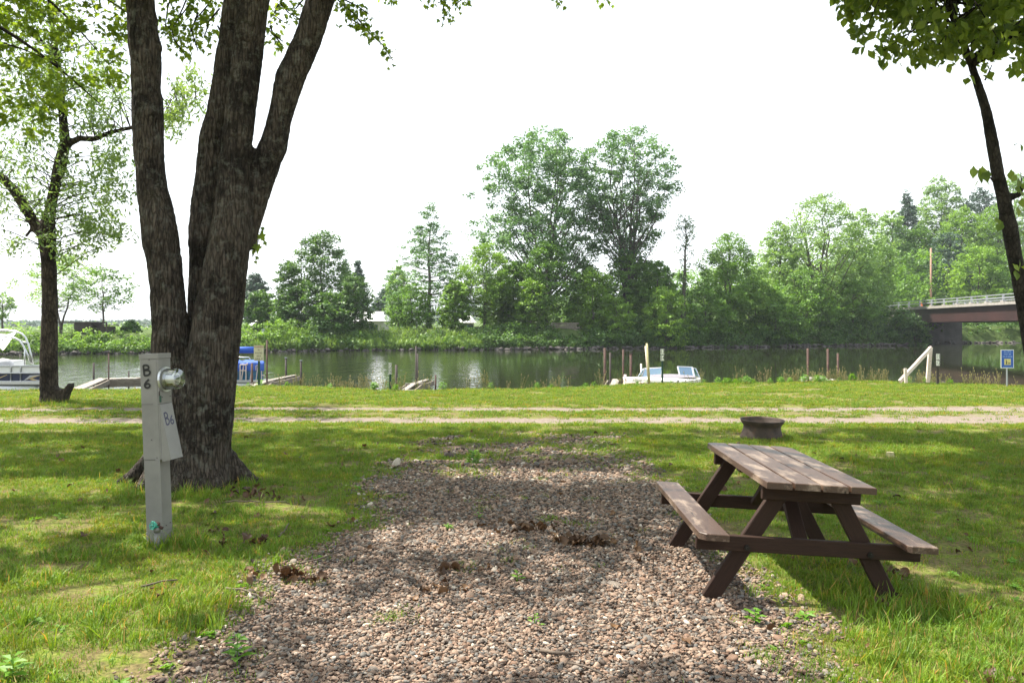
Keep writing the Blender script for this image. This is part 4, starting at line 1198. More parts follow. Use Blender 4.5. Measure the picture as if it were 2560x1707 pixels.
for (x0, y0, x1, y1) in ((62, 872, 62, 912), (56, 854, 69, 858)):
    mb = MB(); mb.tube([Q(x0, y0, 0), Q(x1, y1, 0)], .022, 8); link('awning_strut', mb.mesh('awning_strut', M['alu'], True), e)
# slack canvas over the frame
Vv = []; Ff = []; nu, nv = 12, 9
top = [(42, 829), (30, 832), (18, 836), (2, 834), (-30, 832), (-90, 830)]
bot = [(30, 846), (22, 858), (8, 877), (-2, 868), (-30, 850), (-90, 846)]
for i in range(nu + 1):
    t = i / nu * (len(top) - 1); k = min(int(t), len(top) - 2); f = t - k
    for j in range(nv + 1):
        v = j / nv
        px = (top[k][0] * (1 - f) + top[k + 1][0] * f) * (1 - v) + (bot[k][0] * (1 - f) + bot[k + 1][0] * f) * v
        py = (top[k][1] * (1 - f) + top[k + 1][1] * f) * (1 - v) + (bot[k][1] * (1 - f) + bot[k + 1][1] * f) * v
        Vv.append(Q(px, py, .05 + .10 * math.sin(i * 1.7 + j) + (1 - v) * .5))
for i in range(nu):
    for j in range(nv): Ff.append((i * (nv + 1) + j, i * (nv + 1) + j + 1, (i + 1) * (nv + 1) + j + 1, (i + 1) * (nv + 1) + j))
mb = MB(); mb.add(Vv, Ff); link('awning_canvas', mb.mesh('awning_canvas', M['canvas_white'], True), e)

# blue covered pontoon boat behind the maple
Yp = 29.0
e = empty('pontoon_boat', (P(600, 900, Yp)[0], Yp, WZ), 'pontoon boat under a blue canvas cover just behind the maple trunk', 'boat')


def Q(px, py, dy=0.0): return Vector(((px - 600) * (Yp + dy) / FPX + e.location.x * dy / Yp, dy, EYE - (py - HZ) * (Yp + dy) / FPX - WZ))


qbox('deck_edge', 480, 658, 950, 955, 0, .7, 'alu')
for a_, b_ in ((480, 540), (541, 576), (577, 596), (597, 618), (619, 640), (641, 657)):
    qbox('side_panel', a_, b_, 927, 949.5, .03, .05, 'panel_teal')
prof = [(480, 901), (598, 901), (606, 899), (650, 901), (657, 904), (660, 911), (660, 927)]
Vv = []; Ff = []
cs = [(927, 0, 0), (907, -.02, 0), (901, .15, 1), (899, .9, 1), (901, 1.7, 1), (907, 2.15, 0), (927, 2.2, 0)]
cols = [480, 540, 598, 606, 614, 632, 640, 650, 657, 660.5]
for cx_ in cols:
    sag = {598: 0, 606: 3.5, 614: 0}.get(cx_, 0) + (4 if cx_ > 658 else 1.5 if cx_ > 655 else 0)
    for (py, dy, tp) in cs: Vv.append(Q(cx_, py + (sag if tp or py == 907 else 0), dy) if not (cx_ == 606 and py == 927) else Q(cx_, 927, dy))
m7 = len(cs)
for i in range(len(cols) - 1):
    for k in range(m7 - 1): Ff.append((i * m7 + k, i * m7 + k + 1, (i + 1) * m7 + k + 1, (i + 1) * m7 + k))
Ff.append(tuple((len(cols) - 1) * m7 + k for k in range(m7)))
mb = MB(); mb.add(Vv, Ff); link('canvas_cover', mb.mesh('canvas_cover', M['canvas_blue'], True), e)
mb = MB(); mb.tube([Q(560, 874.5, .4), Q(636, 874.5, .4)], .115, 14); link('rolled_awning', mb.mesh('rolled_awning', M['canvas_blue'], True), e)
mb = MB(); mb.tube([Q(560, 893, .2), Q(622, 893, .2), Q(625, 896, .2), Q(625, 905, .2)], .018, 8); link('rail', mb.mesh('rail', M['alu'], True), e)
mb = MB()
for (x0, y0, x1, y1) in ((600.5, 912, 600.5, 950), (615, 912, 615, 950), (600, 911.5, 619, 911.5), (600, 926, 616, 926), (609, 914, 604, 949), (615, 913, 619, 908)):
    mb.tube([Q(x0, y0, -.05), Q(x1, y1, -.05)], .02, 6)
link('ladder', mb.mesh('ladder', M['whitewood']), e)
mb = MB()
for (x0, y0, x1, y1) in ((640, 914, 640, 926), (645, 915, 640, 950), (629, 926, 625, 950), (654, 927, 654, 948), (590, 927, 588, 950), (641, 913.5, 645, 913.5), (655, 938, 662, 938)):
    mb.tube([Q(x0, y0, -.03), Q(x1, y1, -.03)], .014, 6)
link('fence_rail', mb.mesh('fence_rail', M['whitewood']), e)
for dy in (.35, 1.8):
    mb = MB(); mb.tube([Q(480, 963, dy), Q(645, 963, dy), Q(656, 960, dy)], [.3, .3, .12], 14); link('pontoon', mb.mesh('pontoon', M['alu'], True), e)
# pole with blue box across the water
p = P(667.5, 850, 25.7)
mb = MB(); q = P(658, 833, 60); 
mb.tube([(0, 0, 0), (0, 0, q[2] + 1.3)], .05, 6); mb.box((0, 0, q[2] + 1.4), (.28, .2, .3))
tag(link('marker_post', mb.mesh('marker_post', M['railgrey']), loc=(P(658, 833, 79)[0], 79, -1.3)), 'small pale marker box on a pole across the river above the swimming notice', 'marker')

# ------------------------------------------------------------------ fire ring
xr, yr = (1904 - 1280) / FPX * 11.88, 11.88
e_z = hz(xr, yr) - .01
prof = [(.272, 0), (.284, .01), (.282, .03), (.268, .055), (.262, .085), (.250, .115), (.243, .15), (.241, .185), (.252, .205), (.270, .222), (.281, .25), (.289, .268), (.289, .276), (.281, .276), (.272, .25), (.262, .222), (.243, .2), (.234, .17), (.238, .12), (.252, .08), (.262, .03), (.262, 0)]
prof = [(r * 1.07, z * 1.0) for r, z in prof]; mb = MB(); mb.lathe(prof, 64)
fr = link('fire_ring', mb.mesh('fire_ring', M['rust'], True), loc=(xr, yr, e_z)); fr.rotation_euler = (rad(2.2), rad(1.2), 0)
tag(fr, 'rusty truck wheel rim used as a fire ring on the grass behind the picnic table', 'fire ring')
mb = MB(); mb.lathe([(0, .03), (.15, .045), (.25, .02)], 24); link('ash_bed', mb.mesh('ash_bed', M['bolt'], True), fr)

# ------------------------------------------------------------------ picnic table
tb = empty('picnic_table', (0, 0, 0), 'brown wooden picnic table with two attached benches, half on gravel and half on grass', 'picnic table')
Mx = Matrix.Translation((1.703, 5.39, -.024)) @ Matrix.Rotation(-.008, 4, 'Z') @ Matrix.Rotation(.009, 4, 'X') @ Matrix.Rotation(.058, 4, 'Y')
tb.matrix_world = Mx


def board(name, x0, x1, y0, y1, ztop, th, ch, seed, mat='table_top'):
    """plank along y with chamfered corners ch=(near left, near right, far right, far left)"""
    rg = random.Random(seed); n = 14
    a_, b_, c_, d_ = ch
    out = []
    out += [(x0, y0 + a_), (x0 + a_, y0)] if a_ else [(x0, y0)]
    out += [(x1 - b_, y0), (x1, y0 + b_)] if b_ else [(x1, y0)]
    for i in range(1, n): out.append((x1 + rg.uniform(-.0012, .0012), y0 + (y1 - y0) * i / n))
    out += [(x1, y1 - c_), (x1 - c_, y1)] if c_ else [(x1, y1)]
    out += [(x0 + d_, y1), (x0, y1 - d_)] if d_ else [(x0, y1)]
    for i in range(n - 1, 0, -1): out.append((x0 + rg.uniform(-.0012, .0012), y0 + (y1 - y0) * i / n))
    cx, cy = (x0 + x1) / 2, (y0 + y1) / 2; k = len(out); V = []; rd = .004
    for (ins, z) in ((0, ztop - th), (0, ztop - rd), (rd, ztop)):
        for (x_, y_) in out:
            dx_ = x_ - cx; dy_ = y_ - cy
            V.append((x_ - math.copysign(ins, dx_) if abs(dx_) > ins else x_, y_ - (math.copysign(ins, dy_) if abs(dy_) > (y1 - y0) / 2 - .03 else 0), z + rg.uniform(-.0006, .0006)))
    F_ = []
    for l in range(2):
        for i in range(k): F_.append((l * k + i, l * k + (i + 1) % k, (l + 1) * k + (i + 1) % k, (l + 1) * k + i))
    F_.append(tuple(2 * k + i for i in range(k))); F_.append(tuple(reversed(range(k))))
    m = bpy.data.meshes.new(name); m.from_pydata(V, [], F_); m.update(); m.materials.append(M[mat])
    o = link(name, m, tb)
    # put the origin at the plank's own middle so every plank has its own grain
    m.transform(Matrix.Translation((-cx, -cy, -ztop))); o.location = (cx, cy, ztop)
    return o


LT = 1.50; bw = .143; gp = .015; W2 = (4 * bw + 3 * gp) / 2; TZ = .742; th = .038
rg = random.Random(3)
for i in range(4):
    x0 = -W2 + i * (bw + gp); dz = rg.uniform(-.0015, .0015)
    board('tabletop_plank', x0, x0 + bw, -LT / 2 + rg.uniform(-.004, .004), LT / 2 + rg.uniform(-.004, .004), TZ + dz, th, (.0, 0, 0, .04) if i == 0 else ((0, 0, .06, 0) if i == 3 else (0, 0, 0, 0)), i)
SW = .665; sb = .165
board('bench_plank', -SW, -SW + sb, -LT / 2, LT / 2, .43, .038, (.035, 0, 0, 0), 11)
board('bench_plank', SW - sb, SW, -LT / 2 - .01, LT / 2 - .01, .43, .038, (.02, 0, 0, .06), 12)
yl = .54   # legs station
for sg in (-1, 1):
    yl_ = sg * yl
    fr_ = -.021 * sg; nr_ = sg * .021      # stretcher and cleat outside the legs
    yo = yl_ + sg * .040
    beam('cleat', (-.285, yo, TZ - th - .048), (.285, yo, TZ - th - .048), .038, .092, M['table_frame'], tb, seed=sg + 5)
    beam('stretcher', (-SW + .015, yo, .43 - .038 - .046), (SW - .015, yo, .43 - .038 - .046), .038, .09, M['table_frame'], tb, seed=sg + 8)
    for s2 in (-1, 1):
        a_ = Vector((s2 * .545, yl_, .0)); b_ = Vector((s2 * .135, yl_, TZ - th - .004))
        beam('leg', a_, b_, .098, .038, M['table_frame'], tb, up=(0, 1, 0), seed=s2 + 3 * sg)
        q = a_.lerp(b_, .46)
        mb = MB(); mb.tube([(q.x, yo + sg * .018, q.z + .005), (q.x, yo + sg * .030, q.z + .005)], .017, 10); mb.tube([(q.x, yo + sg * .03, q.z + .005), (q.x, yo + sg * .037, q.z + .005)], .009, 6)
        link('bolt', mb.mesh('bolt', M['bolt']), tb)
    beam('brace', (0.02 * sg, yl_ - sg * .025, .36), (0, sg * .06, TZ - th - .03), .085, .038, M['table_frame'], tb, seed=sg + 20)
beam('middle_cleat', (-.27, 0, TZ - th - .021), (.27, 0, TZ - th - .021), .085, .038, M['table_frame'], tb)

# ------------------------------------------------------------------ electric meter pedestal
pd = empty('meter_pedestal', (0, 0, 0), 'grey electric pedestal marked B6 with a glass meter, in front of the big maple', 'pedestal')
bx_ = P(413, 1372, 5.97)
pd.matrix_world = Matrix.Translation((bx_[0], 5.97, -.02)) @ Matrix.Rotation(rad(-2.2), 4, 'Y') @ Matrix.Rotation(rad(78), 4, 'Z')
# local: +Y runs along the lettered side, -Y is the meter face, -X faces the camera side
WY, WX = .150, .150


def pbox(name, x0, x1, y0, y1, z0, z1, mat='ped', par=None, bev=.004):
    mb = MB(); e_ = bev
    ring = [(x0 + e_, y0), (x1 - e_, y0), (x1, y0 + e_), (x1, y1 - e_), (x1 - e_, y1), (x0 + e_, y1), (x0, y1 - e_), (x0, y0 + e_)]
    V = [(x, y, z) for z in (z0, z1) for (x, y) in ring]
    mb.add(V, [tuple(reversed(range(8))), tuple(range(8, 16))] + [(i, (i + 1) % 8, 8 + (i + 1) % 8, 8 + i) for i in range(8)])
    return link(name, mb.mesh(name, M[mat]), par or pd)


up_ = pbox('meter_box', 0, WX, 0, WY, .655, 1.385)
pbox('lid', -.004, WX + .004, -.004, WY + .004, 1.387, 1.422)
lp_ = pbox('lower_post', .002, WX - .002, .034, WY - .001, .13, .653)
pbox('base_section', -.001, WX + .001, .031, WY + .002, -.05, .128)
pbox('access_strip', -.003, -.0005, .012, .05, .13, 1.375, bev=.0005)
pbox('seam', -.0015, -.0002, .0, WY, 1.056, 1.059, 'ped_dark', bev=.0002)
pbox('seam', -.0015, -.0002, .0, WY, .656, .659, 'ped_dark', bev=.0002)
# sloped breaker cover on the meter face
mb = MB()
mb.add([(0.004, -.001, 1.055), (WX - .004, -.001, 1.055), (0.004, -.074, .655), (WX - .004, -.074, .655), (.004, -.001, .640), (WX - .004, -.001, .640)],
       [(0, 2, 3, 1), (2, 4, 5, 3), (0, 4, 2), (1, 3, 5), (0, 1, 5, 4)])
cv = link('breaker_cover', mb.mesh('breaker_cover', M['ped']), pd)
pbox('seam', .0, WX, -.003, -.0005, 1.056, 1.060, 'ped_dark', bev=.0004)
# meter socket and glass meter
zc = 1.232; xc = WX / 2 + .0
def disc(name, y0, y1, r0, r1, mat, n=28, par=None, cap=True):
    mb = MB(); V = []
    for (y, r) in ((y0, r0), (y1, r1)):
        for k in range(n):
            g_ = 2 * math.pi * k / n; V.append((xc + r * math.cos(g_), y, zc + r * math.sin(g_)))
    F_ = [(k, (k + 1) % n, n + (k + 1) % n, n + k) for k in range(n)]
    if cap: F_.append(tuple(n + k for k in range(n)))
    mb.add(V, F_); return link(name, mb.mesh(name, M[mat], False), par or pd)


mt = disc('meter', -.001, -.016, .092, .090, 'alu')
disc('collar', -.016, -.034, .078, .078, 'galv', par=mt)
disc('dial_body', -.034, -.096, .046, .046, 'sign_white', par=mt)
mb = MB(); mb.box((xc, -.098, zc + .012), (.06, .004, .03)); link('dial_plate', mb.mesh('dial_plate', M['ink_black']), mt)
for k in range(4):
    mb = MB(); mb.box((xc, -.0985, zc - .012 - .01 * k), (.055 - .01 * (k % 2), .003, .004)); link('dial_marks', mb.mesh('dial_marks', M['ink_black']), mt)
for q in (-.028, .028):
    mb = MB(); mb.box((xc + q, -.060, zc), (.014, .045, .085)); link('current_coil', mb.mesh('current_coil', M['rustpost']), mt)
mb = MB(); V = []; n = 28; pr_ = [(.080, -.034), (.076, -.05), (.075, -.105), (.070, -.118), (.055, -.124)]
for (r, y) in pr_:
    for k in range(n): g_ = 2 * math.pi * k / n; V.append((xc + r * math.cos(g_), y, zc + r * math.sin(g_)))
F_ = [(i * n + k, i * n + (k + 1) % n, (i + 1) * n + (k + 1) % n, (i + 1) * n + k) for i in range(len(pr_) - 1) for k in range(n)] + [tuple((len(pr_) - 1) * n + k for k in range(n))]
mb.add(V, F_); link('glass_cover', mb.mesh('glass_cover', M['meterglass'], True), mt)
pbox('lock_tag', -.006, .012, -.012, -.002, 1.072, 1.118, 'greenpost')
mb = MB(); mb.tube([(-.004, -.006, 1.118), (-.006, -.006, 1.145), (.004, -.004, 1.15)], .004, 6); link('latch', mb.mesh('latch', M['darkpost']), pd)
for (x_, y_, z_, mt_) in ((.03, -.004, 1.105, 'ped_dark'), (.125, -.004, 1.105, 'ped_dark'), (.025, .031, .16, 'ped_dark'), (.07, .031, .165, 'ped_dark'), (.12, .031, .175, 'ped_dark'), (.12, .028, .06, 'rustpost')):
    mb = MB(); mb.box((x_, y_, z_), (.008, .004, .008)); link('screw', mb.mesh('screw', M[mt_]), pd)
for (y_, z_) in ((.07, 1.38), (.075, .80), (.035, .67)):
    mb = MB(); mb.box((-.002, y_, z_), (.004, .008, .008)); link('screw', mb.mesh('screw', M['ped_dark']), pd)


def stroke(name, pts, org, ux, uz, nrm, r, mat):
    """hand drawn marker line on a face"""
    P_ = [Vector(org) + Vector(ux) * a + Vector(uz) * b + Vector(nrm) * .0012 for a, b in pts]
    # smooth the polyline
    Q_ = []
    for i in range(len(P_) - 1):
        p0 = P_[max(i - 1, 0)]; p1 = P_[i]; p2 = P_[i + 1]; p3 = P_[min(i + 2, len(P_) - 1)]
        for t in (0, .25, .5, .75):
            Q_.append(.5 * ((2 * p1) + (p2 - p0) * t + (2 * p0 - 5 * p1 + 4 * p2 - p3) * t * t + (3 * p1 - p0 - 3 * p2 + p3) * t ** 3))
    Q_.append(P_[-1]); V = []; F_ = []
    for i, q in enumerate(Q_):
        t = (Q_[min(i + 1, len(Q_) - 1)] - Q_[max(i - 1, 0)]).normalized(); b = t.cross(Vector(nrm)).normalized() * r
        V += [q + b, q - b]
    for i in range(len(Q_) - 1): F_.append((2 * i, 2 * i + 1, 2 * i + 3, 2 * i + 2))
    mb = MB(); mb.add(V, F_); return link(name, mb.mesh(name, M[mat]), pd)


B1 = [(0, 1), (.05, .5), (.08, 0)]
B2 = [(-.02, .97), (.35, 1.02), (.62, .88), (.58, .65), (.1, .52), (.55, .5), (.78, .3), (.62, .06), (.3, -.02), (.05, .02)]
S6 = [(.62, 1.0), (.3, .72), (.1, .38), (.15, .1), (.4, -.02), (.66, .12), (.68, .36), (.45, .48), (.16, .36)]
fx = (0, -1, 0)   # on the camera side face, left to right is -Y
for pts, oz in ((B1, 1.268), (B2, 1.268), (S6, 1.178)):
    h_ = .072 if oz > 1.2 else .06
    stroke('lettering', [(a * .068, b * h_) for a, b in pts], (-.0032, .118, oz), fx, (0, 0, 1), (-1, 0, 0), .0075, 'ink_black')
sl = Vector((0, -.073, -.4)).normalized(); nr = Vector((0, -.4, .073)).normalized()
for pts, ox, hh_ in ((B1, .028, .085), (B2, .028, .085), (S6, .082, .06)):
    stroke('lettering', [(a * .055, b * hh_) for a, b in pts], Vector((ox, -.0255 - .002, .905)) + Vector((0, 0, 0)), (1, 0, 0), -sl, nr, .006, 'ink_blue')

# water tap beside the pedestal
xs_ = P(393, 1364, 5.86)
e = empty('water_tap', (xs_[0], 5.86, -.01), 'short iron standpipe with green valve wheel at the foot of the pedestal', 'water tap')
mb = MB(); mb.tube([(0, 0, -.05), (0, 0, .16)], .019, 12); mb.tube([(0, 0, .15), (0, 0, .185)], .024, 8); link('pipe', mb.mesh('pipe', M['galv'], True), e)
mb = MB(); mb.tube([(0, 0, .185), (0, 0, .20), (.012, -.01, .212)], .016, 10); mb.tube([(.01, 0, .19), (.04, .0, .178)], .012, 8); link('spout', mb.mesh('spout', M['rustpost'], True), e)
wc = Vector((-.020, -.03, .205)); nx_ = Vector((-.45, -.8, .25)).normalized(); a_ = nx_.cross(Vector((0, 0, 1))).normalized(); b_ = nx_.cross(a_)
mb = MB(); ringp = [wc + (a_ * math.cos(t) + b_ * math.sin(t)) * (.027 + .003 * math.cos(6 * t)) for t in [2 * math.pi * k / 24 for k in range(25)]]
mb.tube(ringp, .004, 6, caps=False)
for k in range(6):
    t = math.pi * k / 3; mb.tube([wc, wc + (a_ * math.cos(t) + b_ * math.sin(t)) * .028], .003, 5)
mb.tube([wc - nx_ * .02, wc + nx_ * .006], .007, 8); link('valve_wheel', mb.mesh('valve_wheel', M['greenwire'], True), e)
mb = MB()
for k in range(7):
    cc = wc - nx_ * (.012 + .005 * k); mb.tube([cc + (a_ * math.cos(t) + b_ * math.sin(t)) * .021 for t in [2 * math.pi * q / 12 for q in range(13)]], .0022, 4, caps=False)
link('wire_coil', mb.mesh('wire_coil', M['greenwire'], True), e)

# ------------------------------------------------------------------ the big maple
def remeshed(name, mb, voxel, smooth_it, mat, amp, seed, zs=.25, parent=None, base=None, knots=()):
    m = mb.mesh('tmp', None); o = bpy.data.objects.new('tmp', m); C.objects.link(o)
    r = o.modifiers.new('r', 'REMESH'); r.mode = 'VOXEL'; r.voxel_size = voxel
    s_ = o.modifiers.new('s', 'SMOOTH'); s_.iterations = smooth_it; s_.factor = .5
    dg = bpy.context.evaluated_depsgraph_get()
    m2 = bpy.data.meshes.new_from_object(o.evaluated_get(dg)); bpy.data.objects.remove(o)
    n = len(m2.vertices); co = np.empty(n * 3, np.float32); m2.vertices.foreach_get('co', co); co = co.reshape(-1, 3)
    no = np.empty(n * 3, np.float32); m2.vertices.foreach_get('normal', no); no = no.reshape(-1, 3)
    f = 1 / .05
    d = 1 - np.abs(fbm(co[:, 0] * f, co[:, 1] * f, co[:, 2] * f * zs, s=seed, o=3) - .5) * 2
    d2 = fbm(co[:, 0] * 3, co[:, 1] * 3, co[:, 2] * 2.2, s=seed + 5, o=4) - .5
    disp = amp * (d - .7) * 1.3 + amp * 1.5 * d2 - amp * .62
    for (kx, ky, kz, kr, ka) in knots:
        dist = np.sqrt(((co - np.array([kx, ky, kz])) ** 2).sum(1)); disp = disp + ka * np.exp(-(dist / kr) ** 2)
    co = co + no * disp[:, None]
    m2.vertices.foreach_set('co', co.ravel()); m2.polygons.foreach_set('use_smooth', np.ones(len(m2.polygons), bool)); m2.update()
    m2.materials.clear(); m2.materials.append(mat); m2.name = name
    if base is not None: m2.transform(Matrix.Translation(-Vector(base)))
    return link(name, m2, parent)


def stem_pts(rows, Yd, dy=0.0, k=1.0):
    pts = []; rs = []
    for (y, l, r) in rows:
        p = PD((l + r) / 2, y, Yd); pts.append(Vector((p[0], Yd + dy, p[2]))); rs.append((r - l) / 2 * K / FPX * Yd * k)
    return pts, rs


def dense(pts, rs, step=.08):
    P_ = []; R_ = []
    for i in range(len(pts) - 1):
        n = max(1, int((pts[i + 1] - pts[i]).length / step))
        for k in range(n): t = k / n; P_.append(pts[i].lerp(pts[i + 1], t)); R_.append(rs[i] * (1 - t) + rs[i + 1] * t)
    P_.append(pts[-1]); R_.append(rs[-1]); return P_, R_


S1 = [(0, 289, 356), (100, 296, 368), (150, 300, 371), (184, 301, 370), (230, 302, 374), (290, 304, 376), (367, 309, 377), (430, 314, 385), (500, 322, 402), (560, 328, 410), (600, 337, 417), (680, 345, 424), (760, 350, 434), (850, 350, 444), (950, 348, 455), (1050, 344, 462), (1120, 334, 476)]
S2 = [(0, 512, 570), (100, 503, 560), (184, 486, 550), (266, 473, 540), (321, 458, 530), (367, 452, 525), (460, 440, 515), (524, 434, 512), (600, 434, 512), (800, 432, 512)]
S3 = [(0, 547, 619), (100, 536, 608), (184, 526, 597), (267, 516, 589), (321, 509, 582), (367, 504, 575), (430, 497, 574), (520, 486, 580), (600, 472, 570), (680, 455, 563), (760, 440, 555), (850, 425, 545), (950, 412, 537), (1050, 400, 531), (1120, 394, 540)]
S4 = [(0, 702, 768), (78, 680, 746), (140, 652, 718), (184, 631, 698), (230, 623, 684), (267, 615, 673), (321, 599, 664), (340, 592, 660), (367, 580, 647), (413, 568, 632), (460, 556, 618), (524, 542, 598), (570, 530, 588)]
mb = MB(); mtop = {}
for nm, rows, Yd in (('a', S1, 8.42), ('b', S2, 8.72), ('c', S3, 8.32), ('d', S4, 8.5)):
    pts, rs = stem_pts(rows, Yd)
    # carry on above the picture
    d = (pts[0] - pts[2]).normalized(); top = []
    for k, (h_, f_) in enumerate(((4.6, .35), (2.8, .6), (1.3, .82))):
        top.append((pts[0] + d * h_ + Vector((0, (-.5 if nm in 'cd' else .4) * h_ * .25, 0)), rs[0] * f_))
    mtop[nm] = [t[0] for t in top] + [pts[0]]
    pts = [t[0] for t in top] + pts; rs = [t[1] for t in top] + rs
    mb.tube(*dense(pts, rs), n=20)
cx0 = PD(435, 1110, 8.4)[0]
# buttress roots
for (dx, dy, r0, ln) in ((-1, -.10, .11, .80), (-.7, -.75, .10, .50), (0.05, -1, .10, .42), (.75, -.65, .10, .48), (1, .05, .12, .66), (-.8, .6, .10, .6), (.5, .8, .10, .5), (.4, -.95, .08, .4)):
    pts = []; rs = []
    for k in range(9):
        t = k / 8; q = .28 + t * ln
        pts.append(Vector((cx0 + .03 + dx * q * (.95 if t > 0 else .8), 8.4 + dy * q * .85, (.46 if dx < 0 else .40) * (1 - t) ** 2.3 - .04 - .05 * t))); rs.append(r0 * (1 - .72 * t) + .012)
    mb.tube(pts, rs, n=12)
mb.tube([(cx0 + .02, 8.42, -.15), (cx0 + .02, 8.42, .35), (cx0 + .03, 8.42, .9)], [.37, .34, .30], n=24)
mp = empty('maple_tree', (cx0, 8.4, 0), 'big dark maple with four diverging trunks from one base behind the grey pedestal', 'tree')
kn = []
for (kx, ky, Yk, kr, ka) in ((345, 255, 8.28, .07, .03), (352, 330, 8.28, .08, .025), (395, 540, 8.3, .16, .03), (630, 345, 8.3, .08, .035), (560, 75, 8.2, .10, .03), (588, 285, 8.2, .09, .02), (706, 210, 8.4, .06, .02), (365, 110, 8.4, .06, .03), (440, 560, 8.6, .07, .02), (480, 300, 8.6, .1, .02), (412, 600, 8.4, .07, .02)):
    q = PD(kx, ky, Yk); kn.append((q[0], q[1], q[2], kr, ka))
remeshed('trunk', mb, .0165, 3, M['bark_maple'], .020, 7, parent=mp, base=(cx0, 8.4, 0), knots=kn)

# leaf prototypes ------------------------------------------------
def leaf_poly(name, outline, mat, tint, fold=.15, curl=.1):
    V = [(0, 0.02, 0)]; n = len(outline)
    for (x, y) in outline: V.append((x, y, abs(x) * fold - curl * (y - .3) ** 2))
    F_ = [(0, i + 1, (i + 1) % n + 1) for i in range(n)]
    V.append((0, 0.02, 0)); 
    return fast_mesh(name, np.array(V), np.array(F_), mat, False, {'tint': np.full(len(V), tint)})


MAPLE = [(0, -.45), (.05, 0), (.22, -.06), (.33, .02), (.27, .14), (.50, .30), (.36, .36), (.33, .42), (.19, .44), (.22, .60), (.11, .66), (0, 1.0), (-.11, .66), (-.22, .60), (-.19, .44), (-.33, .42), (-.36, .36), (-.50, .30), (-.27, .14), (-.33, .02), (-.22, -.06), (-.05, 0)]
LIND = [(.015, -.35), (.2, -.02), (.38, .15), (.42, .38), (.3, .65), (.12, .86), (0, 1.05), (-.12, .86), (-.3, .65), (-.42, .38), (-.38, .15), (-.2, -.02), (-.015, -.35)]
ml = [leaf_poly('maple_leaf', MAPLE, M['leaf_maple'], t) for t in (.15, .38, .62)]
ll = [leaf_poly('linden_leaf', LIND, M['leaf_linden'], t) for t in (.12, .38, .65)]
SUN_HOLES = [(-.6, 6.3, .45, .30), (.5, 8.75, .9, .2), (-4.5, 8.2, .9, .35), (-2.0, 7.2, .3, .2), (-3.4, 6.6, .4, .25), (-1.8, 5.1, .5, .3), (2.6, 9.6, .8, .3), (4.6, 10.6, 1.2, .3), (-5.6, 6.4, .5, .3), (1.7, 5.3, .5, .9), (3.2, 3.8, 1.2, .6), (.2, 4.2, .9, .35), (-2.6, 4.0, .8, .4), (5.2, 6.6, .7, .35)]  # ground spots kept sunlit by leaving out the crown clumps that shade them


def cover(gx, gy):  # wanted amount of shade on the ground, steers where crown clumps hang
    c = .95 * sstep(13.0, 12.1, gy + .5 * (fbm(gx * .8, gy * .8, s=61) - .5) - .9 * sstep(5, 8, gx) * 0)
    near = sstep(6.1, 5.2, gy)
    c = c * (1 - .38 * sstep(8.6, 10.4, gy))
    c = c * (1 - near * np.where(gx > 1.1, .66, .42))
    c = c * sstep(-.15, .12, .62 - fbm(gx * 1.5, gy * 1.9, s=62) + .28 * (1 - near))
    for (hx, hy, rx, ry) in SUN_HOLES:
        c = c * sstep(1.0, 1.5, np.sqrt(((gx - hx) / (rx + .15)) ** 2 + ((gy - hy) / (ry + .15)) ** 2))
    return c


def proj(p):
    y = np.maximum(p[..., 1], .2)
    return 1280 + p[..., 0] / y * FPX, HZ + (EYE - p[..., 2]) / y * FPX


def shade_canopy(seed, n, gx0, gx1, gy0, gy1, zadd, allow):  # mostly unseen crown clumps, shaped to cast the wanted dappled shade
    rg = np.random.default_rng(seed)
    gx = rg.uniform(gx0, gx1, n); gy = rg.uniform(gy0, gy1, n)
    z = np.maximum(4.6, (.43 * gy + 1.9) / .893) + rg.uniform(0, zadd, n)
    p = np.stack([gx - .5 * z, gy + .25 * z, z], 1)
    ok = rg.uniform(0, 1, n) < cover(gx, gy)
    px, py = proj(p)
    vis = (px > -60) & (px < 2620) & (py > -70)
    ok &= ~vis | allow(px, py)
    return p[ok]


def place_leaves(seed, cen, rads, per, size, flat=.6, hang=.5):
    """leaf positions and rotations: mostly facing up, tips drooping"""
    rg = np.random.default_rng(seed)
    pos, ci = clump_leaves(rg, cen, rads, per, flat)
    n = len(pos)
    rot = np.stack([rg.normal(-hang, .55, n), rg.normal(0, .5, n), rg.uniform(0, 6.28, n)], 1)
    return pos, rot, size * rg.uniform(.65, 1.25, n)


def leaves_on(tree, pos, rot, sc_, meshes, base, nmax=300, view=None):
    """the leaves that show largest become parts of their own, the others one scattered mass"""
    px, py = proj(pos)
    vis = (px > 0) & (px < 2560) & (py > 0) & (py < 1707)
    if view is not None: vis &= view(px, py)
    key = np.where(vis, sc_ / np.maximum(pos[:, 1], .1), -1)
    order = np.argsort(-key)[:nmax]; order = order[key[order] > 0]
    rg = np.random.default_rng(1)
    own = np.zeros(len(pos), bool); own[order] = True
    b = Vector(base)
    for i in order:
        o = bpy.data.objects.new('leaf', meshes[rg.integers(len(meshes))]); C.objects.link(o); o.parent = tree
        o.location = Vector(pos[i]) - b; o.rotation_euler = rot[i]; o.scale = (sc_[i],) * 3
    r = ~own
    return scatter('foliage', pos[r] - np.array(base), rot[r], sc_[r], rg.integers(0, len(meshes), r.sum()), meshes, tree)


rg = np.random.default_rng(77)
allow_m = lambda px, py: (px < 330) & (py < 230) | (px < 520) & (py < 80)
cen = shade_canopy(301, 3300, -9, 6.2, 2.2, 13.2, 2.6, allow_m)
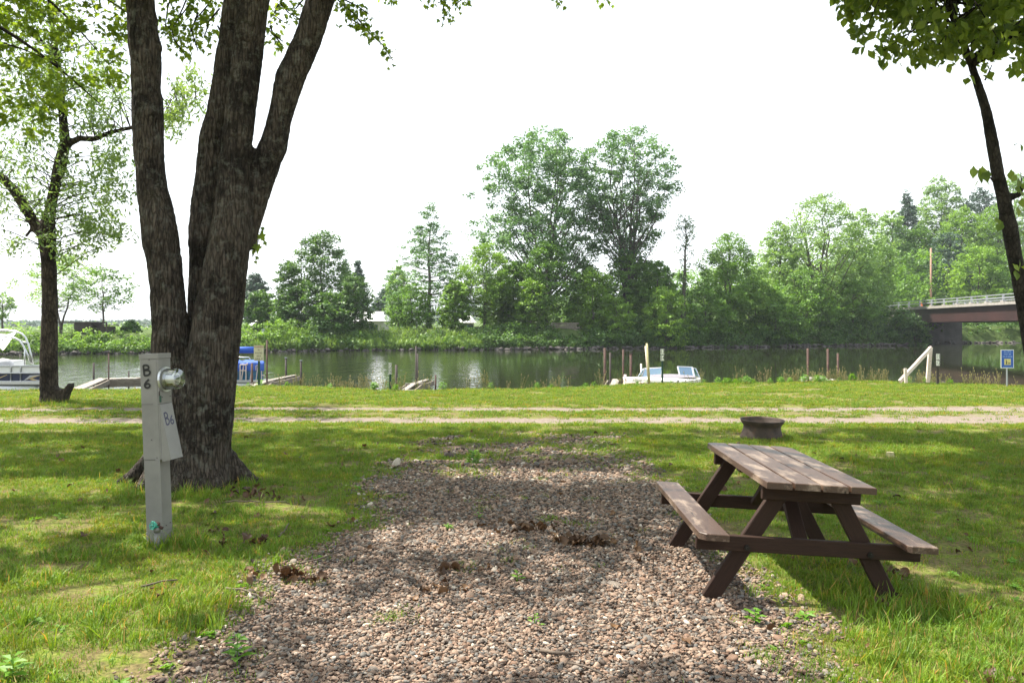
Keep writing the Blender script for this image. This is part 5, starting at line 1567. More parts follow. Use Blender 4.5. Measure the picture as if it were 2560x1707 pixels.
# visible sprays: hanging tips either side of the trunks and the mass at top left
vis_c = []; vis_r = []
def blob(dx, dy, Yd, r): vis_c.append(PD(dx, dy, Yd)); vis_r.append(r)
sprays = [
    ([(735, -40), (775, 0), (812, 32), (838, 62)], 11.0), ([(770, -10), (820, 14), (848, 34)], 11), ([(812, 32), (850, 78), (880, 105), (903, 140)], 11.2), ([(800, 40), (840, 66)], 11.2),
    ([(650, -30), (645, 10), (662, 30), (690, 45)], 10.8), ([(640, 10), (628, 35), (650, 50)], 10.8), ([(700, -5), (680, 20), (655, 20)], 11),
    ([(620, 60), (628, 80), (650, 96)], 9.6), ([(625, 75), (650, 108)], 9.8),
    ([(470, -30), (440, 5), (410, 45), (385, 80)], 10.6), ([(500, -30), (480, 10), (450, 45), (430, 90)], 10.6), ([(440, -30), (420, 20), (400, 60), (408, 110)], 10.8), ([(400, -30), (385, 20), (380, 60)], 10.4), ([(505, 20), (480, 50), (470, 85)], 10.4), ([(455, 30), (440, 70), (455, 118)], 10.4), ([(500, 60), (512, 85), (505, 105)], 10), ([(390, 50), (400, 90), (425, 128)], 10.6),
    ([(1000, -40), (1012, -5), (1022, 28), (1016, 58)], 12.5), ([(1060, -30), (1040, -5), (1005, 8)], 12.5), ([(965, -30), (975, -6), (990, 4)], 12.5), ([(1268, -40), (1282, -5), (1290, 10)], 12.5), ([(1365, -30), (1385, -6), (1396, 4)], 12.5), ([(1100, -40), (1075, -10), (1045, 12)], 12.5),
    ([(925, -40), (905, -12), (880, -2)], 12),
]
twb = MB(); lp = []; lr = []; lsz = []
for pl_, Yd in sprays:
    pts = [Vector(PD(x, y, Yd)) for x, y in pl_]
    twb.tube([q - Vector((cx0, 8.4, 0)) for q in pts], [.012 - .008 * i / len(pts) for i in range(len(pts))], 5)
    for i in range(len(pts) - 1):
        n = int((pts[i + 1] - pts[i]).length / .012)
        for k in range(n):
            q = pts[i].lerp(pts[i + 1], k / n)
            lp.append((q.x + rg.normal(0, .06), q.y + rg.normal(0, .08), q.z - .02 + rg.normal(0, .05))); lr.append((rg.normal(-.9, .5), rg.normal(0, .5), rg.uniform(0, 6.28))); lsz.append(rg.uniform(.055, .10))
for (dx, dy, s_) in ((598, 538, .10), (590, 562, .10), (603, 530, .045), (607, 556, .05), (586, 600, .045), (592, 590, .05), (603, 522, .05), (585, 575, .06)):
    q = PD(dx, dy, 8.45); lp.append(q); lr.append((rg.uniform(-1.4, -.9), rg.normal(0, .3), rg.uniform(-.6, .6) + 3.14)); lsz.append(s_ * 1.1)
twb.tube([PD(580, 590, 8.45) - np.array([cx0, 8.4, 0]), PD(592, 560, 8.45) - np.array([cx0, 8.4, 0]), PD(602, 525, 8.45) - np.array([cx0, 8.4, 0])], [.006, .004, .002], 5)
# top left mass of foliage seen from below
for i in range(1500):
    dx = rg.uniform(-60, 330); dy = rg.uniform(-80, 300)
    dn = np.interp(dx + dy * 1.05, [0, 170, 300, 420, 500], [.95, .62, .36, .14, .0]) * (.25 + 1.5 * max(0, float(fbm(np.array([dx / 45.]), np.array([dy / 38.]), s=8)[0]) - .25))
    if dx > 200 and dy < 200: dn += .22
    if dx > 285: dn *= .4
    if rg.uniform() < dn * .25: blob(dx, dy, rg.uniform(9.5, 13.5), rg.uniform(.12, .30))
for a_, b_, r_ in (((-40, 40), (230, 240), .03), ((60, -40), (250, 150), .022), ((-60, 90), (150, 160), .02), ((150, -40), (330, 60), .016)):
    n = 6; twb.tube([Vector(PD(a_[0] + (b_[0] - a_[0]) * t / n, a_[1] + (b_[1] - a_[1]) * t / n - 14 * math.sin(t / n * 3.1), 10.5)) - Vector((cx0, 8.4, 0)) for t in range(n + 1)], [r_ * (1 - .8 * t / n) for t in range(n + 1)], 6)
vc = np.array(vis_c); vr = np.array(vis_r)
p1, r1, s1 = place_leaves(5, cen, rg.uniform(.22, .42, len(cen)), 42, .115)
p2, r2, s2 = place_leaves(6, vc, vr, 34, .078)
pos = np.concatenate([p1, p2, np.array(lp)]); rot = np.concatenate([r1, r2, np.array(lr)]); sz = np.concatenate([s1, s2, np.array(lsz)])
# nothing low in front of the lens
px, py = proj(pos); okl = (pos[:, 1] > 7) | (py < -60) | (pos[:, 1] < .5)
pos, rot, sz = pos[okl], rot[okl], sz[okl]
# limbs above the picture reaching the leaf clumps
lb = MB(); off = Vector((cx0, 8.4, 0))
tops = [Vector(v) for k in 'abcd' for v in mtop[k][:3]]
for i in rg.permutation(len(cen))[:120]:
    c_ = Vector(cen[i]); t_ = min(tops, key=lambda q: (q - c_).length + max(0, q.z - c_.z) * .5)
    mid = t_.lerp(c_, .5) + Vector((0, 0, .3 + .08 * (c_ - t_).length))
    q0 = proj(np.array(mid)); L_ = (c_ - t_).length
    if L_ > 6.0: continue
    if -80 < q0[0] < 2640 and q0[1] > -60: continue
    r0 = .007 + .0045 * L_
    lb.tube([t_ - off, t_.lerp(mid, .5) + Vector((0, 0, .1)) - off, mid - off, mid.lerp(c_, .5) + Vector((0, 0, .08)) - off, c_ - off], [r0, r0 * .8, r0 * .6, r0 * .4, .006], 6, caps=False)
link('limbs', lb.mesh('limbs', M['bark_maple'], True), mp)
link('twigs', twb.mesh('twigs', M['bark_linden'], True), mp, 'stuff')
leaves_on(mp, pos, rot, sz, ml, (cx0, 8.4, 0))

# ------------------------------------------------------------------ linden at the right edge
YL = 9.0
rows = [(150, 2222, 2240), (190, 2234, 2255), (250, 2252, 2276), (330, 2266, 2293), (400, 2277, 2306), (450, 2288, 2318), (520, 2300, 2337), (580, 2312, 2345), (640, 2324, 2356), (720, 2338, 2374), (800, 2352, 2392), (900, 2366, 2410), (1050, 2378, 2430), (1095, 2372, 2440)]
pts, rs = stem_pts(rows, YL)
base = Vector((pts[-1].x, YL, 0))
d = Vector((-.32, .05, .95)).normalized()
pts = [pts[0] + d * 3.4, pts[0] + d * 1.6] + pts; rs = [.02, .055] + rs
ld = empty('linden_tree', tuple(base), 'slim dark linden leaning left along the right edge with heart shaped leaves overhead', 'tree')
mb = MB(); mb.tube(*dense(pts, rs), n=18)
mb.tube([(base.x, YL, -.1), (base.x, YL, .25), (base.x - .02, YL, .6)], [.19, .15, .12], n=16)
q = Vector(PD(2322, 452, YL)); mb.tube([q, q + Vector((.09, 0, .02)), q + Vector((.13, 0, .12))], [.045, .035, .02], n=10)
q = Vector(PD(2282, 415, YL)); mb.tube([q + Vector((.05, 0, 0)), q + Vector((-.04, 0, .02))], [.03, .02], n=8)
q = Vector(PD(2300, 500, YL)); mb.tube([q + Vector((.05, 0, 0)), q + Vector((-.03, 0, .0))], [.04, .03], n=8)
remeshed('trunk', mb, .02, 3, M['bark_linden'], .007, 17, parent=ld, base=tuple(base))
allow_l = lambda px, py: (px > 2100) & (py < np.interp(px, [2060, 2180, 2300, 2560], [40, 150, 190, 160]))
cen = shade_canopy(401, 2300, 5.2, 13.5, 2.2, 13.2, 2.4, allow_l)  # clumps added overhead to shade the right lawn, hung on the linden
vis_c = []; vis_r = []
for i in range(2200):
    dx = rg.uniform(1895, 2400); dy = rg.uniform(-60, 200)
    lim = np.interp(dx, [1895, 1930, 1960, 2010, 2060, 2100, 2180, 2235, 2290, 2352, 2400], [10, 52, 108, 140, 190, 165, 150, 142, 168, 172, 165])
    if dy > lim - 12: continue
    gate = float(fbm(np.array([dx / 34.]), np.array([dy / 30.]), s=18)[0]) * 1.0
    pr_ = np.interp(dx, [1895, 2030, 2150, 2400], [.45, .5, .95, 1.0]) * (1 if gate > .45 else .18)
    if dy > lim - 45: pr_ *= .7
    if rg.uniform() < pr_ * .135: blob(dx, dy, rg.uniform(8.2, 10.2), rg.uniform(.10, .22))
vc = np.array(vis_c); vr = np.array(vis_r)
p1, r1, s1 = place_leaves(15, cen, rg.uniform(.22, .42, len(cen)), 34, .12)
p2, r2, s2 = place_leaves(16, vc, vr, 24, .082, flat=.9, hang=.9)
ex = []
for (dx, dy) in ((2236, 388), (2250, 392), (2262, 390), (2248, 404), (2260, 400), (2270, 396), (2262, 415), (2247, 417), (2256, 386), (2340, 330), (2345, 335), (2322, 395), (2332, 405), (2340, 415), (2348, 425), (2336, 432), (2345, 440), (2346, 405), (2290, 504), (2300, 515), (2340, 530), (2352, 540), (2330, 610), (2342, 604), (2350, 615), (2333, 625), (2222, 182), (2230, 178), (2268, 172), (2275, 168), (2262, 175), (2348, 460), (2338, 480)):
    ex.append(PD(dx, dy, YL - .15 + rg.uniform(-.1, .1)))
ex = np.array(ex); ne = len(ex)
er = np.stack([rg.normal(-1.2, .35, ne), rg.normal(0, .4, ne), 3.14 + rg.normal(0, .9, ne)], 1)
pos = np.concatenate([p1, p2, ex]); rot = np.concatenate([r1, r2, er]); sz = np.concatenate([s1, s2, rg.uniform(.07, .11, ne)])
px, py = proj(pos); okl = (pos[:, 1] > 7) | (py < -60) | (pos[:, 1] < .5)
pos, rot, sz = pos[okl], rot[okl], sz[okl]
lb = MB(); off = base
tops = [pts[0], pts[1], pts[0].lerp(pts[1], .5), pts[2]]
for i in rg.permutation(len(cen))[:70]:
    c_ = Vector(cen[i]); t_ = min(tops, key=lambda q: (q - c_).length)
    mid = t_.lerp(c_, .5) + Vector((0, 0, .4)); q0 = proj(np.array(mid)); L_ = (c_ - t_).length
    if L_ > 4.2 or (-80 < q0[0] < 2100 and q0[1] > -60): continue
    lb.tube([t_ - off, mid - off, c_ - off], [.015 + .006 * L_, .012, .005], 6, caps=False)
for i in rg.permutation(len(vc))[:45]:
    c_ = Vector(vc[i]); t_ = pts[2].lerp(pts[1], rg.uniform(0, 1)); mid = t_.lerp(c_, .5) + Vector((0, 0, .15))
    lb.tube([t_ - off, mid - off, c_ - off], [.018, .01, .004], 5, caps=False)
for pl_ in ([(2282, 414), (2268, 405), (2255, 395), (2240, 390)], [(2322, 452), (2342, 440), (2346, 415), (2344, 395)], [(2262, 185), (2272, 165), (2278, 150)]):
    lb.tube([Vector(PD(x, y, YL - .1)) - off for x, y in pl_], [.010, .008, .005, .003][:len(pl_)], 6)
link('branches', lb.mesh('branches', M['bark_linden'], True), ld)
leaves_on(ld, pos, rot, sz, ll, tuple(base))

# ------------------------------------------------------------------ willow at the left
YW = 17.2
wl = empty('willow_tree', (PD(112, 925, YW)[0], YW, 0), 'willow with rough dark trunk, sawn stub at its foot and feathery light foliage', 'tree')
wb = np.array([PD(112, 925, YW)[0], YW, 0])
mb = MB()
rows = [(930, 86, 138), (915, 91, 134), (880, 92, 133), (800, 93, 132), (700, 97, 133), (600, 95, 129), (540, 87, 128), (520, 92, 127), (480, 103, 130), (430, 113, 138), (380, 123, 153), (330, 137, 162), (280, 136, 157), (200, 128, 146), (100, 117, 133), (0, 108, 120), (-60, 104, 112)]
pts, rs = stem_pts(rows, YW); mb.tube(*dense(pts, rs, .12), n=16)
for pl_, r_ in (([(98, 540), (78, 510), (60, 480), (35, 440), (10, 412), (-30, 385)], (.13, .12, .115, .11, .10, .09)),
                ([(150, 345), (160, 328), (185, 318), (215, 320), (250, 306), (300, 294), (345, 285), (400, 262), (440, 238), (472, 212)], (.09, .085, .08, .07, .062, .055, .045, .035, .022, .012)),
                ([(130, 120), (105, 105), (60, 70), (0, 40), (-40, 25)], (.06, .055, .05, .04, .035)),
                ([(98, 540), (72, 528), (58, 545)], (.06, .05, .04)),
                ([(130, 155), (118, 130), (95, 90), (80, 60)], (.05, .04, .03, .015))):
    mb.tube(*dense([Vector(PD(x, y, YW)) for x, y in pl_], list(r_), .1), n=10)
# the sawn stub: a slanting wedge with a hollowed top
V0 = [Vector(PD(x, y, YW - .05)) for x, y in ((118, 880), (132, 892), (150, 893), (163, 878), (166, 884), (158, 905), (150, 925), (120, 928))]
n8 = len(V0); Vs = [v + Vector((0, -.13, 0)) for v in V0] + [v + Vector((0, .14, 0)) for v in V0]
mb.add(Vs, [tuple(reversed(range(n8))), tuple(range(n8, 2 * n8))] + [(i, (i + 1) % n8, n8 + (i + 1) % n8, n8 + i) for i in range(n8)])
remeshed('trunk', mb, .032, 3, M['bark_willow'], .022, 27, parent=wl, base=tuple(wb))
thin = MB()
reg = [(262, 420, 48, 80, 30), (215, 470, 70, 80, 42), (235, 540, 60, 40, 34), (160, 585, 40, 20, 9), (60, 330, 60, 70, 30), (60, 200, 70, 80, 44), (20, 440, 40, 60, 14), (190, 150, 90, 70, 50), (255, 235, 50, 60, 26), (200, 260, 60, 50, 22), (425, 235, 45, 40, 20), (440, 195, 42, 32, 13), (398, 285, 32, 30, 20), (90, 60, 100, 60, 44), (330, 60, 60, 50, 12), (80, 420, 40, 60, 16), (100, 490, 50, 30, 10), (210, 370, 60, 40, 20), (120, 250, 40, 90, 22), (30, 560, 30, 30, 6), (145, 420, 20, 60, 10), (115, 560, 25, 40, 8), (270, 330, 25, 40, 10), (-30, 300, 50, 250, 50)]
cc = []
anch = dense(pts, rs, .12)[0]
for pl_ in ([(98, 540), (60, 480), (35, 440), (10, 412), (-30, 385)], [(150, 345), (185, 318), (250, 306), (300, 294), (345, 285), (400, 262), (440, 238), (472, 212)], [(130, 120), (60, 70), (0, 40)]):
    anch += dense([Vector(PD(x, y, YW)) for x, y in pl_], [0] * len(pl_), .12)[0]
for (x, y, rx, ry, n) in reg:
    for k in range(n):
        a = rg.uniform(0, 6.28); r = rg.uniform(0, 1) ** .5
        q = PD(x + rx * r * math.cos(a), y + ry * r * math.sin(a), YW + rg.uniform(-1.6, 1.6)); cc.append(q)
        if rg.uniform() < .35:
            c_ = Vector(q); t_ = min(anch, key=lambda v: (v - c_).length + max(0, v.z - c_.z) + rg.uniform(0, .8))
            thin.tube([t_ - Vector(wb), t_.lerp(c_, .5) + Vector((rg.normal(0, .08), 0, .12)) - Vector(wb), c_ - Vector(wb)], [.014, .008, .003], 4, caps=False)
cc = np.array(cc)
link('branches', thin.mesh('branches', M['bark_willow'], True), wl)
rgw = np.random.default_rng(9)
posw, ci = clump_leaves(rgw, cc, rgw.uniform(.12, .40, len(cc)), 25, .9)
V, F = leaf_quads(rgw, posw, .115, .33, droop=.5, up=.2)
tc = rgw.uniform(.1, .7, len(cc)); t = np.repeat(np.clip(tc[ci] + rgw.normal(0, .15, len(ci)), 0, 1), 4)
o = link('foliage', fast_mesh('foliage', V - wb, F, M['leaf_willow'], False, {'tint': t}), wl); o['kind'] = 'stuff'
# twigs of the willow read green along its upper stem
rgw = np.random.default_rng(10)
cs_ = np.array([[PD(x, y, YW - .25)[i] for i in range(3)] for x, y in ((118, 430), (120, 470), (100, 525), (150, 360), (140, 250), (125, 560), (150, 390), (110, 500), (140, 310), (136, 200))])
pw, ci = clump_leaves(rgw, cs_, np.full(len(cs_), .17), 16, 2.2)
V, F = leaf_quads(rgw, pw, .08, .35, droop=.8)
o = link('stem_shoots', fast_mesh('stem_shoots', V - wb, F, M['leaf_willow'], False, {'tint': np.repeat(rgw.uniform(.1, .6, len(pw)), 4)}), wl); o['kind'] = 'stuff'

# ------------------------------------------------------------------ gravel pad
stones = []
for s in range(7):
    rgs = np.random.default_rng(50 + s); b = bmesh.new(); bmesh.ops.create_icosphere(b, subdivisions=1 if s > 2 else 2, radius=1)
    ax = rgs.uniform(.7, 1.2, 3) * np.array([1.1, .85, .6])
    for v in b.verts:
        p = v.co; f = .8 + .4 * float(vn(np.array([p.x * 1.6 + s * 9]), np.array([p.y * 1.6]), np.array([p.z * 1.6]), s=s)[0])
        v.co = Vector((p.x * ax[0] * f, p.y * ax[1] * f, p.z * ax[2] * f))
    m = bpy.data.meshes.new('stone_source'); b.to_mesh(m); b.free(); m.materials.append(M['gravel'])
    if s <= 2: m.polygons.foreach_set('use_smooth', [True] * len(m.polygons))
    stones.append(m)
rgv = np.random.default_rng(21)


def gprob(x, y):
    g_ = gravel_mask(x, y) + .75 * (fbm(x * 1.6, y * 1.6, s=71) - .5) + .45 * (fbm(x * 6, y * 6, s=72) - .5)
    p_ = sstep(-.20, .40, g_)
    # the far end of the pad is half overgrown
    over = sstep(8.2, 11.2, y) * .75 + sstep(7, 10, y) * .45 * sstep(.2, -1.2, x)
    p_ = p_ * (1 - over * sstep(.40, .62, fbm(x * 2.2, y * 2.2, s=73) + .12))
    return p_


gp = []
for (y0, y1, dn, sz_) in ((2.7, 4.6, 7000, .0084), (4.6, 6.4, 5200, .0094), (6.4, 9, 3000, .0112), (9, 12.6, 1300, .0155)):
    n = int((y1 - y0) * 5.2 * dn); x = rgv.uniform(-2.9, 2.3, n); y = rgv.uniform(y0, y1, n)
    k = rgv.uniform(0, 1, n) < gprob(x, y); x = x[k]; y = y[k]; n = len(x)
    gp.append(np.stack([x, y, height(x, y) + rgv.uniform(-.002, .016, n), sz_ * rgv.lognormal(0, .36, n)], 1))
gp = np.concatenate(gp); n = len(gp)
scatter('gravel', gp[:, :3], np.stack([rgv.normal(0, .35, n), rgv.normal(0, .35, n), rgv.uniform(0, 6.28, n)], 1), gp[:, 3], rgv.integers(0, 7, n), stones)

# ------------------------------------------------------------------ grass
def tuft(seed, nb, R, h, w_, lean=.5):
    r_ = np.random.default_rng(seed); V = []; F_ = []; T = []
    for i in range(nb):
        a = r_.uniform(0, 6.28); rr = R * r_.uniform(0, 1) ** .6; bx, by = rr * math.cos(a), rr * math.sin(a)
        g_ = r_.uniform(0, 6.28); hh = h * r_.uniform(.5, 1.25); ln = lean * r_.uniform(.1, 1.3) * hh
        dx, dy = math.cos(g_), math.sin(g_); wx, wy = -dy * w_ / 2, dx * w_ / 2
        o_ = len(V)
        V += [(bx - wx, by - wy, -.01), (bx + wx, by + wy, -.01), (bx + dx * ln * .35 + wx * .8, by + dy * ln * .35 + wy * .8, hh * .6), (bx + dx * ln * .35 - wx * .8, by + dy * ln * .35 - wy * .8, hh * .6), (bx + dx * ln, by + dy * ln, hh)]
        F_ += [(o_, o_ + 1, o_ + 2), (o_, o_ + 2, o_ + 3), (o_ + 3, o_ + 2, o_ + 4)]
        T += [r_.uniform(.0, .45) if r_.uniform() < .93 else .8] * 5
    return fast_mesh('grass_tuft_source', np.array(V), np.array(F_), M['grass'], False, {'tint': np.array(T)})


t_near = [tuft(60 + s, 24, .06, .023, .0034, 1.2) for s in range(5)] + [tuft(70 + s, 12, .03, .05, .0045, 1.0) for s in range(2)]
t_far = [tuft(80 + s, 30, .12, .030, .009, 1.1) for s in range(5)]


def grass_pts(n, x0, x1, y0, y1, s):
    x = rgv.uniform(x0, x1, n); y = rgv.uniform(y0, y1, n)
    vis = np.abs(x) < .74 * y + 1.8; x = x[vis]; y = y[vis]
    g_ = 1 - np.clip(gprob(x, y) * 1.05, 0, 1)
    # tufts pushing up through the gravel
    g_ = np.maximum(g_, .5 * sstep(.70, .80, fbm(x * 3.3, y * 3.3, s=74)))
    bare = sstep(.52, .64, fbm(x * 1.6, y * 2.0, s=75, o=5)) * .85
    tr_ = np.clip(track_mask(x, y) * 1.5 + .8 * (fbm(x * 2.2, y * 5, s=76) - .5), 0, .97) * (track_mask(x, y) > .05)
    ok = rgv.uniform(0, 1, len(x)) < g_ * (1 - bare) * (1 - tr_)
    # trunk feet
    ok &= ((x - cx0) ** 2 + (y - 8.4) ** 2 > .30) & (y < nearbank(x) + .5)
    return x[ok], y[ok]


xx_ = []; yy_ = []; ss_ = []; vv_ = []
for (n, y0, y1, s_) in ((int(2.6 * 11 * 1.0 * 520), 2.8, 5.4, 1.0), (int(3.2 * 11.5 * 520), 5.4, 8.6, 1.05), (int(4.8 * 18 * 430), 8.6, 13.4, 1.25)):
    x, y = grass_pts(int(n * 1.3), -.74 * y1 - 1.8, .74 * y1 + 1.8, y0, y1, 1)
    xx_.append(x); yy_.append(y); tall = sstep(.5, .72, fbm(x * 1.7, y * 1.7, s=78)) * np.where(y < 7, 1, .4)
    ss_.append(s_ * rgv.uniform(.7, 1.25, len(x)) * (1 + .35 * tall)); vv_.append(np.where(rgv.uniform(0, 1, len(x)) < .015 + .09 * tall, rgv.integers(5, 7, len(x)), rgv.integers(0, 5, len(x))))
x = np.concatenate(xx_); y = np.concatenate(yy_); n = len(x)
scatter('grass_near', np.stack([x, y, height(x, y)], 1), np.stack([rgv.normal(0, .15, n), rgv.normal(0, .15, n), rgv.uniform(0, 6.28, n)], 1), np.concatenate(ss_), np.concatenate(vv_), t_near)
x, y = grass_pts(int(10.5 * 40 * 170), -20, 20, 13.2, 24.2, 2); n = len(x)
# longer fringe along the top of the bank
fr_ = np.exp(-((nearbank(x) - y - .1) / .5) ** 2)
scatter('grass_lawn', np.stack([x, y, height(x, y)], 1), np.stack([rgv.normal(0, .12, n), rgv.normal(0, .12, n), rgv.uniform(0, 6.28, n)], 1), rgv.uniform(.7, 1.2, n) * (1 + .5 * fr_ * rgv.uniform(0, 1, n)), rgv.integers(0, 5, n), t_far)
# lush grass at the foot of trunks, pedestal and table legs
q = []
for (x0, y0, r, n) in ((cx0, 8.1, .75, 170), (-2.40, 5.95, .2, 40), (wb[0], 17.0, .8, 120), (2.25, 4.85, .45, 110), (2.3, 4.3, .6, 90), (-1.9, 4.5, .5, 80), (-3.0, 4.2, .7, 100), (1.15, 3.5, .3, 30), (1.9, 3.6, .5, 80)):
    a = rgv.uniform(0, 6.28, n); rr = r * rgv.uniform(.0, 1, n) ** .5; q.append(np.stack([x0 + rr * np.cos(a), y0 + rr * np.sin(a) * .8], 1))
q.append(np.stack([rgv.uniform(-8, 8, 260), rgv.uniform(5.5, 13, 260)], 1)); q = np.concatenate(q); q = q[gprob(q[:, 0], q[:, 1]) < .5]; n = len(q); q = q[((q[:, 0] - cx0) ** 2 + (q[:, 1] - 8.4) ** 2 > .3)]; n = len(q)
scatter('grass_long', np.stack([q[:, 0], q[:, 1], height(q[:, 0], q[:, 1])], 1), np.stack([rgv.normal(0, .2, n), rgv.normal(0, .2, n), rgv.uniform(0, 6.28, n)], 1), rgv.uniform(.8, 1.5, n), rgv.integers(0, 3, n), [tuft(90 + s, 14, .035, .085, .0045, .8) for s in range(3)])


# seeding weeds along the water
def stalk(seed, h):
    r_ = random.Random(seed); mb = MB()
    for k in range(3):
        a = r_.uniform(0, 6.28); hh = h * r_.uniform(.6, 1.1); bx, by = r_.uniform(-.05, .05), r_.uniform(-.05, .05); ex_, ey_ = bx + .16 * hh * math.cos(a), by + .16 * hh * math.sin(a)
        mb.tube([(bx, by, 0), ((bx + ex_) / 2, (by + ey_) / 2, hh * .6), (ex_, ey_, hh)], [.004, .0035, .003], 3)
        mb.tube([(ex_, ey_, hh - .02), (ex_, ey_, hh), (ex_, ey_, hh + .03)], [.004, .011, .004], 5)
        for j in range(3):
            z = hh * r_.uniform(.2, .8); g_ = r_.uniform(0, 6.28); mb.tube([(bx + (ex_ - bx) * z / hh, by + (ey_ - by) * z / hh, z), (bx + .06 * math.cos(g_), by + .06 * math.sin(g_), z + .06)], [.004, .001], 3)
    m = mb.mesh('stalk_source', M['weed']); at = m.attributes.new('tint', 'FLOAT', 'POINT')
    at.data.foreach_set('value', np.array([min(1, .15 + .85 * v[2] / h) for v in mb.V], np.float32)); return m


xs2 = []; 
for (d0, d1, n) in ((640, 760, 60), (760, 940, 110), (940, 1000, 12), (1080, 1240, 45), (1240, 1310, 30), (1330, 1480, 55), (1480, 1500, 10), (1600, 1640, 10), (1700, 1850, 60), (1850, 1960, 120), (1960, 2075, 90), (2070, 2110, 40), (2140, 2200, 60), (2200, 2235, 18), (2250, 2310, 60), (2330, 2352, 12), (330, 340, 2)):
    xs2.append((rgv.uniform(d0, d1, n) * K - 1280) / FPX * 22.0)
x = np.concatenate(xs2); y = nearbank(x) + rgv.uniform(.15, 1.0, len(x)); n = len(x)
scatter('shore_weeds', np.stack([x, y, height(x, y)], 1), np.stack([rgv.normal(0, .12, n), rgv.normal(0, .12, n), rgv.uniform(0, 6.28, n)], 1), rgv.uniform(.75, 1.25, n) * (1 + .35 * sstep(.2, 1, y - nearbank(x))), rgv.integers(0, 4, n), [stalk(s, .42) for s in range(4)])


# leafy sprouts
def sprout(seed, h, nl, ls, mat='sprout'):
    r_ = np.random.default_rng(seed); mb = MB(); V = []; F_ = []
    for k in range(nl):
        z = h * (.25 + .75 * k / nl); g_ = 2.4 * k + r_.uniform(-.3, .3); dl = ls * (1.15 - .5 * k / nl); u = np.array([math.cos(g_), math.sin(g_), .35]); v = np.array([-math.sin(g_), math.cos(g_), 0]) * .28
        c_ = np.array([r_.normal(0, .01), r_.normal(0, .01), z]); o_ = len(V)
        V += [c_, c_ + u * dl * .5 + v * dl, c_ + u * dl * np.array([1, 1, .3]), c_ + u * dl * .5 - v * dl]; F_.append((o_, o_ + 1, o_ + 2, o_ + 3))
    mb.add([tuple(q) for q in V], F_); mb.tube([(0, 0, 0), (0, 0, h)], [.004, .002], 4)
    m = mb.mesh('sprout', M[mat]); at = m.attributes.new('tint', 'FLOAT', 'POINT'); at.data.foreach_set('value', r_.uniform(.1, .8, len(mb.V)).astype(np.float32)); return m


SP = [(1088, 1078, .20, 40, .10, 'largest leafy weed growing out of the far gravel, knee high fern like'), (1188, 1336, .07, 10, .045, 'small bright sprout in the gravel right of centre foreground'),
      (1100, 1192, .07, 9, .045, 'small sprout on gravel directly below the large fern like weed'), (1735, 1436, .09, 14, .06, 'lime green seedling with broad leaves in the gravel below the table leg'),
      (545, 1532, .15, 16, .075, 'tall green weed at the gravel edge in the lower left foreground'), (1030, 1218, .05, 12, .05, 'low clover sprout beside the brightest sunlit gravel patch'),
      (1228, 1440, .07, 7, .035, 'tiny yellow sprout in the sunlit gravel at the bottom centre'), (1612, 1146, .07, 8, .04, 'small sprout by the far end of the left bench'),
      (30, 1560, .11, 12, .085, 'broad leaved weed in the bottom left corner'), (510, 1115, .14, 22, .075, 'fern like weed at the right foot of the big maple'), (455, 1100, .10, 16, .07, 'low leafy weed at the middle foot of the big maple')]
for k, (dx, dy, h_, nl, ls, lb_) in enumerate(SP):
    Yd = EYE * FPX / (dy * K - HZ); x_ = (dx * K - 1280) / FPX * Yd
    tag(link('weed', sprout(k, h_, nl, ls), loc=(x_, Yd, hz(x_, Yd))), lb_, 'weed')
n = 70; x = np.concatenate([rgv.uniform(5.5, 9, 24), rgv.uniform(-7, 13, 46)]); n = len(x); y = nearbank(x) - rgv.uniform(-.5, .25, n)
scatter('shore_sprouts', np.stack([x, y, height(x, y)], 1), np.stack([rgv.normal(0, .2, n), rgv.normal(0, .2, n), rgv.uniform(0, 6.28, n)], 1), rgv.uniform(.7, 1.5, n), rgv.integers(0, 3, n), [sprout(200 + s, .16, 18, .09) for s in range(3)])
n = 260; x = rgv.uniform(-4.5, 4.5, n); y = rgv.uniform(3.0, 9, n); k = (gprob(x, y) < .6) & (np.abs(x) < .66 * y); x, y = x[k], y[k]; n = len(x)
scatter('lawn_weeds', np.stack([x, y, height(x, y)], 1), np.stack([rgv.normal(0, .2, n), rgv.normal(0, .2, n), rgv.uniform(0, 6.28, n)], 1), rgv.uniform(.5, 1.0, n), rgv.integers(0, 3, n), [sprout(220 + s, .03, 9, .055) for s in range(3)])

# dead leaves
dl = []
for s in range(4):
    r_ = random.Random(s); nseg = 6; V = []; F_ = []
    for i in range(nseg + 1):
        t = i / nseg; w_ = .45 * math.sin(math.pi * min(1, t * .9 + .08)); z = .22 * math.sin(3.1 * t + s)
        for sg in (-1, 0, 1): V.append((sg * w_, t - .5, z + abs(sg) * r_.uniform(.05, .35)))
    for i in range(nseg):
        for j in range(2): a = i * 3 + j; F_.append((a, a + 1, a + 4, a + 3))
    dl.append(fast_mesh('dead_leaf_source', np.array(V), np.array(F_), M['dryleaf'], True, {'tint': np.full(len(V), .1 + .25 * s)}))
n = 260; x = rgv.uniform(-6, 6, n); y = 2.9 + 9.5 * rgv.uniform(0, 1, n) ** 1.3
cl = [(.48, 6.1, .10, 14), (.10, 6.4, .10, 12), (-1.42, 5.2, .14, 16), (-.35, 5.0, .12, 10), (2.5, 5.3, .15, 10), (3.1, 4.6, .1, 8), (-2.6, 8.0, .2, 16), (2.4, 3.7, .2, 12), (-.15, 6.6, .1, 6), (-2.2, 6.3, .12, 8)]
xs3 = [x]; ys3 = [y]
for (a, b, r, m_) in cl: xs3.append(rgv.normal(a, r, m_)); ys3.append(rgv.normal(b, r * .5, m_))
x = np.concatenate(xs3); y = np.concatenate(ys3); n = len(x)
